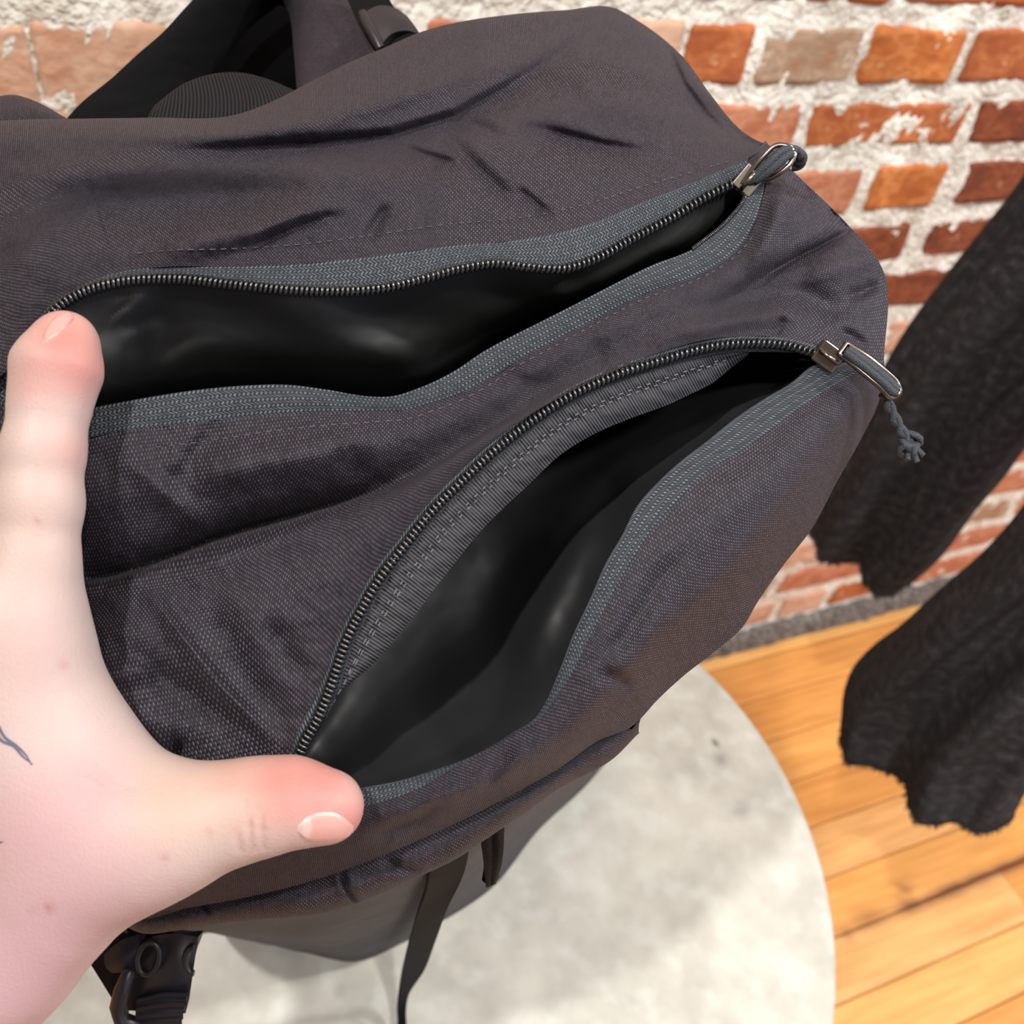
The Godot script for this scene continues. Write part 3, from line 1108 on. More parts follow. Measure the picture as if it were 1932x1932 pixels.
func slider(o: Node, at: Array, toward: Array, loop_a: Array, loop_b: Array, tail: Array, knot: float) -> void:
	# a metal zipper slider, its wire pull loop, and the cord tied through it
	var s := thing("zipper_slider")
	remove_child(s)
	o.add_child(s, true)
	var c := P(at[0], at[1], at[2] * 0.001)
	var t := (P(toward[0], toward[1], toward[2] * 0.001) - c).normalized()
	var n := (EYE - c).normalized()
	n = (n - t * n.dot(t)).normalized()
	var b := n.cross(t)
	var xf := Transform3D(Basis(t, n, b), c)
	var g := Geo.new()
	rounded_box(g, Vector3(0.0095, 0.0016, 0.0085), 0.0007, xf * Transform3D(Basis(), Vector3(0, 0.0016, 0)))
	rounded_box(g, Vector3(0.0095, 0.0016, 0.0085), 0.0007, xf * Transform3D(Basis(), Vector3(0, -0.0022, 0)))
	rounded_box(g, Vector3(0.003, 0.004, 0.0022), 0.0007, xf * Transform3D(Basis(), Vector3(-0.003, 0, 0)))
	var arch := PackedVector3Array()
	for i in 13:
		var a := PI * i / 12
		arch.append(xf * Vector3(-cos(a) * 0.0036, 0.0022 + sin(a) * 0.0030, 0))
	tube(g, arch, 0.0009, 8, true)
	put(g, "slider_body", M.metal, s)
	g = Geo.new()
	var A := spline(pts(loop_a), 20)
	var B := spline(pts(loop_b), 20)
	var ring := PackedVector3Array()
	for q in A:
		ring.append(P(q.x, q.y, q.z))
	for i in 21:
		var q := B[20 - i]
		ring.append(P(q.x, q.y, q.z))
	ring.append(ring[0])
	ring.append(ring[1])
	tube(g, ring, 0.00095, 8, false)
	put(g, "pull_loop", M.metal, s)
	g = Geo.new()
	# the doubled cord fills the loop
	for f in [0.36, 0.64]:
		var path := PackedVector3Array()
		for i in range(1, 20):
			var q := A[i].lerp(B[i], f)
			path.append(P(q.x, q.y, q.z - 0.0008))
		tube(g, path, 0.0017, 9, true)
	put(g, "pull_cord", M.cord, s)
	var tp := spline(pts(tail), 24)
	g = Geo.new()
	for side in [-1.0, 1.0]:
		var path := PackedVector3Array()
		for i in tp.size():
			var q := tp[i]
			path.append(P(q.x + side * 5.0 * cos(i * 0.5), q.y + side * 4.0 * sin(i * 0.5), q.z))
		tube(g, path, 0.0013, 8, true)
	if knot > 0:
		var e := tp[24]
		var kc := P(e.x, e.y, e.z)
		var kp := PackedVector3Array()
		for i in 40:
			var a := i * 0.42
			kp.append(kc + EX * (cos(a) * 0.0024 + sin(a * 2.3) * 0.0012) + ED * (sin(a) * 0.0028 + (i - 20) * 0.00012) + EF * cos(a * 1.7) * 0.0016)
		tube(g, kp, 0.0013, 7, true)
		for q in [[26, 22], [-4, 30], [14, 34]]:
			tube(g, PackedVector3Array([kc, P(e.x + q[0] * 0.6, e.y + q[1] * 0.5, e.z), P(e.x + q[0], e.y + q[1], e.z - 0.001)]), 0.0011, 6, true)
	put(g, "cord_tail", M.cord, s)

func backpack() -> void:
	var o := thing("backpack")
	tag(o, "charcoal woven backpack with two unzipped compartments, held open on the concrete table", "backpack")
	# rear panel: from the upper zipper over the rolled shoulder seam to the back edge
	var row0 := [-90, 748, 283, -30, 728, 283, 12, 700, 283] + T1 + [1432, 286, 354]
	var g := loft([row0,
		[-90, 560, 287, 0, 500, 287, 60, 450, 287, 150, 405, 288, 300, 390, 292, 450, 385, 297, 600, 375, 303, 750, 355, 310, 900, 325, 320, 1050, 300, 332, 1200, 268, 346, 1320, 252, 356, 1400, 262, 362, 1436, 275, 364],
		[-90, 330, 298, 0, 312, 299, 150, 300, 302, 300, 293, 306, 450, 287, 311, 570, 278, 316, 720, 264, 324, 850, 230, 334, 960, 182, 347, 1050, 134, 361, 1130, 104, 373, 1200, 106, 380, 1268, 146, 379, 1338, 208, 372, 1402, 260, 366, 1436, 272, 366],
		[-90, 275, 302, 0, 265, 304, 150, 258, 307, 300, 254, 311, 450, 246, 318, 560, 226, 325, 700, 184, 337, 830, 140, 351, 950, 95, 367, 1060, 56, 384, 1140, 38, 395, 1200, 54, 396, 1268, 110, 389, 1345, 192, 376, 1410, 255, 368, 1438, 271, 367],
		[-90, 238, 325, 0, 228, 327, 150, 224, 330, 280, 222, 335, 450, 215, 345, 525, 186, 351, 575, 160, 357, 650, 122, 365, 725, 90, 372, 795, 60, 380, 966, 27, 396, 1066, 19, 406, 1156, 14, 413, 1205, 40, 411, 1286, 105, 400, 1346, 185, 385, 1412, 258, 372, 1440, 270, 369],
		[-90, 262, 350, 0, 255, 352, 150, 250, 356, 280, 250, 362, 450, 250, 372, 525, 226, 378, 575, 200, 384, 650, 166, 390, 725, 134, 398, 795, 104, 406, 966, 72, 420, 1066, 64, 430, 1150, 58, 436, 1195, 80, 434, 1266, 140, 424, 1328, 215, 408, 1395, 280, 392, 1425, 292, 386]], 480, 220)
	crease(g, 5.0, 14, 40, [260, 291, 420, 284, 600, 272, 740, 258, 860, 222, 965, 163, 1060, 100, 1160, 28])
	crease(g, -3.5, 42, 24, [100, 262, 420, 252, 600, 228, 760, 180, 880, 140, 980, 100, 1070, 62])
	crease(g, -4.0, 45, 45, [-60, 345, 100, 330, 300, 320, 520, 312, 700, 320, 860, 345])
	crease(g, 6.5, 60, 65, [40, 470, 180, 385, 330, 372, 480, 365, 640, 352])
	crease(g, -4.0, 40, 30, [250, 500, 380, 452, 500, 425, 620, 390, 700, 372])
	crease(g, 2.4, 14, 12, [425, 482, 500, 455, 555, 430, 610, 412, 670, 402])
	crease(g, 1.6, 10, 14, [685, 462, 708, 425, 735, 378])
	crease(g, 2.6, 10, 20, [735, 268, 790, 290, 840, 305, 890, 318])
	crease(g, 2.4, 16, 11, [820, 235, 862, 280, 910, 330, 960, 372, 1010, 400])
	crease(g, 2.0, 16, 10, [840, 228, 905, 242, 965, 262])
	crease(g, 3.0, 12, 24, [955, 236, 1050, 252, 1140, 276, 1255, 292])
	crease(g, 1.8, 10, 16, [960, 345, 1005, 380, 1050, 420])
	crease(g, -2.4, 70, 60, [1000, 175, 1130, 180, 1260, 200, 1330, 240])
	crease(g, 1.8, 7, 9, [1225, 50, 1262, 95, 1290, 160, 1330, 215, 1390, 272])
	crease(g, 1.2, 20, 20, [1000, 130, 1040, 160, 1090, 180, 1130, 190])
	rough(g, 0.8, 80, 1)
	cloth(g, "rear_panel", M.cloth, o)
	var st := Geo.new()
	var j := 15
	stitches(g, j, 126, 465, o, st)
	# middle panel between the two zippers
	var gm := loft([[-90, 764, 288, -30, 752, 288, 20, 762, 287, 70, 790, 284, 110, 816, 283] + B1.slice(9) + [1448, 300, 356, 1446, 275, 364],
		[-90, 1000, 281, 0, 985, 281, 80, 970, 282, 160, 945, 282, 300, 910, 283, 450, 872, 286, 600, 850, 290, 750, 828, 294, 850, 792, 299, 930, 750, 303, 1010, 698, 307, 1100, 650, 311, 1200, 600, 317, 1300, 555, 325, 1390, 505, 334, 1440, 450, 342, 1480, 385, 351, 1512, 338, 362],
		[-90, 1190, 291, 0, 1160, 290, 80, 1128, 290, 160, 1095, 290, 300, 1055, 292, 450, 1004, 295, 600, 962, 297, 750, 908, 300, 850, 855, 303, 930, 802, 306, 1010, 750, 309, 1100, 692, 313, 1200, 640, 317, 1300, 595, 324, 1400, 540, 334, 1466, 500, 341, 1541, 462, 351, 1600, 424, 363],
		[-90, 1370, 286, 0, 1340, 285, 90, 1300, 285, 200, 1225, 284, 330, 1160, 285, 450, 1105, 286, 560, 1055, 288, 660, 995, 290, 760, 928, 293, 860, 858, 297, 960, 796, 301, 1060, 738, 305, 1170, 688, 311, 1290, 643, 319, 1400, 603, 329, 1500, 560, 341, 1590, 520, 354, 1664, 505, 367],
		[-90, 1600, 288, 80, 1560, 288, 200, 1520, 287, 350, 1490, 287, 470, 1462, 286] + E2 + [1585, 664, 342, 1630, 684, 348, 1668, 690, 359]], 520, 240)
	crease(gm, 6.0, 26, 9, [60, 1140, 160, 1092, 254, 1072, 330, 1045, 398, 1018, 470, 996, 543, 976, 620, 953, 700, 928, 780, 895, 850, 855])
	crease(gm, 3.5, 7, 5, [90, 1120, 160, 1094, 254, 1073, 330, 1046, 398, 1019, 470, 997, 543, 977, 620, 954, 700, 929, 760, 905])
	crease(gm, -2.0, 24, 30, [240, 1110, 330, 1082, 430, 1046, 543, 1012, 650, 975, 740, 935])
	crease(gm, -2.6, 45, 40, [300, 905, 480, 880, 640, 850, 760, 825])
	crease(gm, 1.7, 40, 18, [420, 790, 370, 855, 310, 945])
	crease(gm, -1.5, 22, 22, [215, 840, 280, 905, 350, 965, 430, 1015])
	crease(gm, 2.6, 24, 14, [150, 1060, 200, 1085, 225, 1080, 240, 1060])
	crease(gm, -2.4, 12, 16, [240, 1080, 300, 1140, 350, 1210, 420, 1300, 500, 1380, 550, 1425])
	crease(gm, 2.0, 24, 30, [190, 1230, 260, 1250, 330, 1290, 400, 1340, 480, 1400])
	crease(gm, -2.0, 20, 24, [170, 1290, 240, 1262, 310, 1275])
	crease(gm, 3.4, 9, 18, [352, 1392, 335, 1425, 322, 1462])
	crease(gm, -2.2, 30, 40, [220, 1340, 290, 1360, 350, 1400])
	crease(gm, 2.0, 30, 36, [380, 1080, 400, 1150, 440, 1230, 500, 1320, 550, 1390])
	crease(gm, 1.6, 20, 20, [500, 1150, 540, 1230, 580, 1290])
	crease(gm, 1.6, 26, 40, [640, 830, 670, 870, 690, 915])
	crease(gm, 1.0, 22, 26, [920, 690, 990, 725, 1070, 725])
	crease(gm, 0.9, 20, 24, [1085, 625, 1120, 655, 1135, 705])
	crease(gm, 4.0, 16, 34, [1290, 618, 1380, 566, 1450, 520, 1510, 484, 1570, 452, 1625, 420])
	crease(gm, 3.0, 5, 12, [1400, 545, 1460, 508, 1510, 482, 1555, 460, 1625, 420])
	crease(gm, -4.0, 24, 30, [1400, 520, 1440, 470, 1465, 420, 1480, 360, 1485, 320])
	crease(gm, 1.6, 4, 5, [1500, 318, 1540, 350, 1570, 390, 1584, 440])
	crease(gm, 1.8, 14, 16, [1475, 350, 1510, 352, 1545, 372])
	crease(gm, 3.6, 26, 24, [1380, 590, 1450, 556, 1510, 556, 1570, 582, 1640, 592])
	crease(gm, -3.6, 22, 20, [1180, 662, 1290, 625, 1400, 600, 1490, 590, 1570, 612])
	crease(gm, -2.6, 26, 26, [1500, 520, 1570, 505, 1640, 490, 1690, 470])
	crease(gm, 2.6, 12, 10, [1590, 566, 1625, 552, 1665, 530])
	crease(gm, 2.6, 14, 14, [1570, 616, 1610, 640, 1645, 668])
	crease(gm, 1.8, 10, 12, [1455, 640, 1470, 612, 1480, 590])
	crease(gm, 2.0, 8, 10, [1560, 375, 1590, 410, 1608, 440])
	rough(gm, 0.75, 70, 2)
	for jj in gm.size():
		# the palm presses the cloth in at the left
		var r: PackedVector3Array = gm[jj]
		for i in r.size():
			r[i].z += 0.010 * smoothstep(250.0, 60.0, r[i].x) * smoothstep(900.0, 1050.0, r[i].y)
		gm[jj] = r
	cloth(gm, "middle_panel", M.cloth, o)
	stitches(gm, 13, 116, 476, o, st)
	# front panel below the lower zipper
	var gf := loft([B2,
		[1669, 700, 353, 1640, 716, 344, 1612, 745, 337, 1545, 810, 328, 1490, 872, 320, 1425, 935, 313, 1365, 995, 308, 1300, 1070, 303, 1250, 1130, 300, 1205, 1200, 297, 1155, 1270, 295, 1105, 1330, 294, 1050, 1382, 293, 980, 1420, 292, 900, 1464, 290.5, 820, 1508, 288.5, 740, 1540, 287, 650, 1570, 286.5, 560, 1596, 287, 460, 1625, 288, 360, 1650, 290, 245, 1680, 293],
		[1668, 715, 354, 1650, 745, 348, 1622, 790, 344, 1570, 875, 340, 1515, 950, 335, 1455, 1015, 330, 1400, 1080, 326, 1355, 1130, 323, 1300, 1180, 319, 1250, 1230, 316, 1200, 1290, 311, 1145, 1345, 306, 1080, 1400, 302, 1000, 1448, 299, 920, 1490, 297, 835, 1535, 295, 750, 1570, 293, 655, 1605, 292, 570, 1630, 293, 465, 1660, 294, 365, 1685, 296, 245, 1710, 299],
		FOLD], 340, 90)
	crease(gf, -2.6, 40, 30, [1560, 850, 1450, 990, 1340, 1110, 1220, 1230, 1120, 1330])
	crease(gf, 2.0, 26, 20, [1330, 1000, 1240, 1100, 1180, 1200, 1110, 1300])
	crease(gf, -2.4, 22, 20, [1080, 1390, 1000, 1432, 900, 1480, 780, 1530, 680, 1560])
	crease(gf, 2.0, 14, 14, [1120, 1270, 1160, 1280, 1200, 1300])
	crease(gf, 1.6, 12, 14, [980, 1400, 940, 1450, 900, 1500])
	crease(gf, 2.2, 16, 14, [860, 1500, 780, 1550, 690, 1590])
	rough(gf, 0.5, 60, 5)
	cloth(gf, "front_panel", M.cloth, o)
	stitches(gf, 8, 12, 190, o, st)
	put(st, "stitching", M.thread, o).set_meta("kind", "stuff")
	# pocket flap under the front fold, curling under at its hem
	var gp := loft([
		[1215, 1340, 338, 1150, 1372, 332, 1054, 1440, 321, 979, 1494, 316, 903, 1534, 313, 789, 1586, 309, 676, 1632, 306, 600, 1657, 306, 500, 1684, 307, 400, 1704, 308, 300, 1720, 310, 240, 1732, 311],
		[1206, 1366, 334, 1155, 1404, 328, 1054, 1470, 318, 979, 1518, 313, 912, 1557, 311, 830, 1602, 309, 735, 1648, 305, 640, 1683, 304, 500, 1706, 304, 405, 1722, 306, 315, 1738, 308, 239, 1740, 310],
		HEM,
		[1208, 1382, 350, 1160, 1420, 348, 1054, 1475, 340, 979, 1525, 336, 922, 1562, 334, 865, 1600, 332, 789, 1636, 330, 680, 1684, 328, 600, 1706, 326, 497, 1714, 326, 414, 1722, 326, 331, 1735, 328, 265, 1740, 328, 245, 1738, 326]], 260, 50)
	crease(gp, 3.4, 5, 10, [640, 1640, 655, 1672, 680, 1712])
	crease(gp, -1.6, 24, 8, [630, 1640, 648, 1680, 668, 1714])
	crease(gp, 1.8, 4, 6, [374, 1650, 384, 1700, 400, 1732])
	crease(gp, 2.0, 10, 12, [715, 1620, 760, 1640, 800, 1640])
	rough(gp, 0.4, 50, 6)
	cloth(gp, "pocket_flap", M.cloth, o)
	cloth(loft([[1398, 314, 352, 1425, 285, 357, 1444, 266, 365], [1410, 348, 351, 1450, 318, 356, 1495, 322, 362]], 16, 10), "zipper_garage", M.cloth, o)
	cloth(loft([[-90, 728, 286, 0, 690, 286, 70, 630, 287], [-90, 800, 291, 0, 800, 290, 100, 815, 288]], 16, 10), "zipper_end_tape", M.tape, o)
	linings(o)
	# zipper tapes, coils, ribbon
	strip(T1, U1, 260, 8, "zipper_tape", M.tape, o, 0.6)
	strip(L1, B1.slice(9), 260, 8, "zipper_tape", M.tape, o, 0.8)
	strip(E2, U2, 240, 4, "zipper_tape", M.tape, o, 0.4)
	strip(L2, B2.slice(0, B2.size() - 12), 260, 8, "zipper_tape", M.tape, o, 0.8)
	strip(U2.slice(6), R2a, 200, 3, "inner_tape", M.tape, o, 0.2)
	var rg := loft([R2a, R2b], 300, 10)
	for jj in 11:
		var r: PackedVector3Array = rg[jj]
		for i in r.size():
			r[i].z -= 0.0010 * sin(PI * clampf((jj - 4) / 6.0, 0.0, 1.0)) + 0.0007 * sin(PI * clampf(jj / 4.0, 0.0, 1.0))
		rg[jj] = r
	rough(rg, 0.8, 30, 9)
	cloth(rg, "binding_ribbon", M.ribbon, o)
	var st2 := Geo.new()
	for jj in [3, 4]:
		stitches(rg, jj, 6, 290, o, st2)
	put(st2, "ribbon_stitching", M.light_thread, o).set_meta("kind", "stuff")
	coil(U1, "zipper_coil", o, 1.2)
	coil(U2, "zipper_coil", o, 1.2)
	coil(between(L1, B1.slice(9), 0.4), "zipper_coil", o, -3.0, 0.9)
	coil(between(L2, B2.slice(0, B2.size() - 12), 0.5).slice(0, 57), "zipper_coil", o, -3.0, 0.9)
	coil(L1.slice(54), "zipper_coil", o, 0.2, 0.45)
	slider(o, [1411, 342, 345], [1446, 300, 343], [1401, 347, 343, 1418, 322, 341, 1440, 296, 339, 1466, 274, 338, 1492, 277, 338], [1432, 340, 343, 1452, 336, 341, 1472, 326, 339, 1490, 310, 338, 1500, 292, 338], [1492, 282, 338, 1510, 292, 340, 1512, 304, 343, 1500, 314, 346], 0.0)
	slider(o, [1562, 672, 335], [1600, 700, 335], [1584, 668, 331, 1620, 697, 330, 1660, 730, 330, 1684, 750, 331, 1696, 742, 331], [1598, 648, 331, 1636, 672, 330, 1670, 700, 330, 1692, 722, 331, 1698, 736, 331], [1668, 745, 333, 1682, 778, 336, 1696, 805, 338, 1716, 838, 340], 1.0)
	back_of_bag(o)
	straps(o)

func linings(o: Node) -> void:
	# coated lining of the main compartment, seen through the upper zipper
	var a := []
	var b := []
	var c := []
	var e := []
	var u := spline(pts(U1), 24)
	var l := spline(pts(L1), 24)
	var rows := []
	var plan := [[0.0, 0.003], [0.12, 0.010], [0.35, 0.022], [0.6, 0.032], [0.85, 0.060], [1.15, 0.120], [1.5, 0.14]]
	for q in plan:
		var f := []
		for i in 25:
			var k := 0.35 + 0.65 * sin(PI * clampf(i / 24.0, 0.03, 0.97))
			k *= smoothstep(24.3, 23.0, i)
			var p := u[i].lerp(l[i], minf(q[0], 1.0) + maxf(q[0] - 1.0, 0.0) * k)
			f.append_array([p.x, p.y, (p.z + q[1] * k) * 1000.0])
		rows.append(f)
	var g := loft(rows, 200, 90)
	crease(g, -4, 60, 44, [430, 525, 560, 590, 660, 635, 760, 668, 860, 690])
	crease(g, 4, 50, 60, [600, 555, 720, 600, 840, 625, 960, 600])
	crease(g, -3, 36, 30, [960, 530, 1040, 545, 1100, 575])
	crease(g, 3, 50, 60, [260, 560, 300, 640, 330, 700])
	crease(g, -2, 40, 40, [220, 560, 250, 600, 270, 660])
	rough(g, 1.0, 160, 12)
	cloth(g, "main_lining", M.lining, o)
	rows = []
	for q in [[1.5, 0.14], [1.35, 0.08], [1.1, 0.02], [1.0, 0.003]]:
		var f := []
		for i in 25:
			var k := (0.35 + 0.65 * sin(PI * clampf(i / 24.0, 0.03, 0.97))) * smoothstep(24.3, 23.0, i)
			var p := u[i].lerp(l[i], minf(q[0], 1.0) + maxf(q[0] - 1.0, 0.0) * k)
			f.append_array([p.x, p.y, (p.z + q[1] * k + 0.001) * 1000.0])
		rows.append(f)
	cloth(loft(rows, 100, 30), "main_lining", M.lining, o, P(900, 400, 0.5))
	# lining of the front compartment
	u = spline(pts(U2), 24)
	l = spline(pts(L2), 24)
	rows = []
	plan = [[0.02, 0.004], [-0.05, 0.05], [0.12, 0.105], [0.35, 0.10], [0.65, 0.072], [0.95, 0.042], [1.1, 0.030]]
	for q in plan:
		var f := []
		for i in 25:
			var p := u[i].lerp(l[24 - i], q[0])
			var k := 0.4 + 0.6 * sin(PI * clampf(i / 24.0, 0.03, 0.97))
			f.append_array([p.x, p.y, (p.z + q[1] * k) * 1000.0])
		rows.append(f)
	g = loft(rows, 200, 110)
	crease(g, -5, 40, 70, [1150, 900, 1080, 1030, 1010, 1180, 960, 1300])
	crease(g, 4, 60, 50, [1000, 1000, 930, 1160, 880, 1300])
	rough(g, 1.0, 180, 13)
	cloth(g, "front_lining", M.lining_front, o)
	rows = []
	for q in [[1.1, 0.030], [1.08, 0.014], [1.0, 0.003]]:
		var f := []
		for i in 25:
			var p := u[i].lerp(l[24 - i], q[0])
			var k := 0.4 + 0.6 * sin(PI * clampf(i / 24.0, 0.03, 0.97))
			f.append_array([p.x, p.y, (p.z + q[1] * k) * 1000.0])
		rows.append(f)
	cloth(loft(rows, 100, 20), "front_lining", M.lining_front, o, P(900, 1000, 0.5))

func on_table(x: float, y: float, up: float) -> Vector3:
	var dn := (x - C) / F * -0.135523 + (y - C) / F * 0.719255 + 0.6814
	return P(x, y, (EYE.y - TABLE_Y - up) / dn)

func back_of_bag(o: Node) -> void:
	# closed hull below the panels down to the table
	var top := PackedVector3Array()
	for q in spline(pts([238, 1740, 325, 331, 1740, 327, 497, 1722, 325, 680, 1690, 325, 865, 1606, 329, 1054, 1480, 337, 1170, 1405, 347]), 40):
		top.append(P(q.x, q.y, q.z))
	var side := PackedVector3Array()
	var rs := SIL.duplicate()
	var sp := spline(pts(rs), 40)
	for i in 41:
		var q := sp[40 - i]
		side.append(P(q.x - 6.0, q.y + 2.0, q.z + 0.002))
	# front lower body
	var base := PackedVector3Array()
	var bx := [[414, 1756], [518, 1783], [600, 1802], [687, 1811], [752, 1783], [835, 1738], [922, 1681], [1016, 1567], [1111, 1477], [1178, 1392]]
	var flat := PackedVector3Array()
	for q in bx:
		flat.append(on_table(q[0], q[1], 0.004))
	base = spline(flat, 60)
	var up := spline(top, 60)
	var rows := []
	var eyeback := P(900, 900, 0.55)
	for jj in 31:
		var t := jj / 30.0
		var l := PackedVector3Array()
		for i in 61:
			var p := up[i].lerp(base[i], t)
			l.append(p)
		rows.append(l)
	var nz := FastNoiseLite.new()
	nz.seed = 44
	nz.frequency = 9.0
	for jj in range(1, 30):
		for i in 61:
			rows[jj][i] += EF * nz.get_noise_3dv(rows[jj][i]) * 0.008
	var g := Geo.new()
	sheet(g, rows, EYE)
	put(g, "lower_body", M.cloth, o)
	# right side panel: from the silhouette round to the back
	var back := PackedVector3Array()
	var foot := PackedVector3Array()
	var f0 := on_table(1178, 1392, 0.004)
	for i in 41:
		var t := i / 40.0
		back.append(side[i] + Vector3(0.010, -0.05 - 0.03 * t, -0.02 - 0.03 * t))
		foot.append(f0.lerp(Vector3(0.30, TABLE_Y + 0.004, -0.50), t))
	rows = []
	for jj in 25:
		var t := jj / 24.0
		var l := PackedVector3Array()
		for i in 41:
			var a := side[i].lerp(back[i], minf(t * 4.0, 1.0))
			l.append(a.lerp(foot[i], smoothstep(0.12, 1.0, t)).lerp(side[i].lerp(foot[i], t), smoothstep(26.0, 40.0, i)))
		rows.append(l)
	g = Geo.new()
	sheet(g, rows, Vector3(2, 1, -0.3))
	put(g, "side_panel", M.cloth, o)
	# back face of the bag, towards the wall
	var edge := PackedVector3Array()
	for q in spline(pts([1425, 292, 386, 1395, 280, 392, 1328, 215, 408, 1266, 140, 424, 1195, 80, 434, 1150, 58, 436, 966, 72, 420, 795, 104, 406, 650, 166, 390, 525, 226, 378, 450, 250, 372, 280, 250, 362, 0, 255, 352, -90, 262, 350]), 60):
		edge.append(P(q.x, q.y, q.z))
	edge[0] = side[40]
	rows = []
	for jj in 21:
		var t := jj / 20.0
		var l := PackedVector3Array()
		for i in 61:
			var s := i / 60.0
			var b := Vector3(lerpf(0.30, -0.02, s), TABLE_Y + 0.004, -0.50)
			var bulge := sin(PI * t) * 0.03 * smoothstep(0.0, 0.2, s)
			l.append(edge[i].lerp(b, t) + Vector3(0, 0, -bulge))
		rows.append(l)
	g = Geo.new()
	sheet(g, rows, Vector3(0.1, 1, -3))
	put(g, "back_panel", M.dark, o)
	# left side, hidden by the hand
	var lf := PackedVector3Array()
	for q in spline(pts([-90, 262, 350, -90, 238, 325, -90, 330, 298, -90, 560, 287, -90, 748, 283, -90, 872, 282, -90, 1000, 281, -90, 1190, 291, -90, 1370, 286, -90, 1600, 288, 60, 1680, 296, 238, 1740, 325]), 50):
		lf.append(P(q.x, q.y, q.z))
	rows = []
	var c0 := on_table(414, 1756, 0.004)
	for jj in 17:
		var t := jj / 16.0
		var l := PackedVector3Array()
		for i in 51:
			l.append(lf[i].lerp(Vector3(-0.02, TABLE_Y + 0.004, -0.50).lerp(c0, i / 50.0), t) + Vector3(-0.02 * sin(PI * t), 0, 0))
		rows.append(l)
	g = Geo.new()
	sheet(g, rows, Vector3(-3, 1, 0))
	put(g, "side_panel", M.cloth, o)
	# rest of the front, hidden behind the hand: closes the pocket at lower left
	cloth(loft([[-90, 1600, 289, 60, 1600, 290, 250, 1640, 291, 400, 1600, 290], [-90, 1640, 300, 60, 1690, 300, 238, 1738, 308, 400, 1700, 304]], 30, 10), "front_corner", M.cloth, o)

func ribbon_path(a: Array, b: Array, n: int, thick: float, called: String, m: Material, parent: Node, ribs := 0.0) -> MeshInstance3D:
	# a strap with real thickness between two edge lines
	var g := loft([a, b], n, 8)
	var w := world(g)
	var geo := Geo.new()
	slab(geo, w, thick)
	return put(geo, called, m, parent)

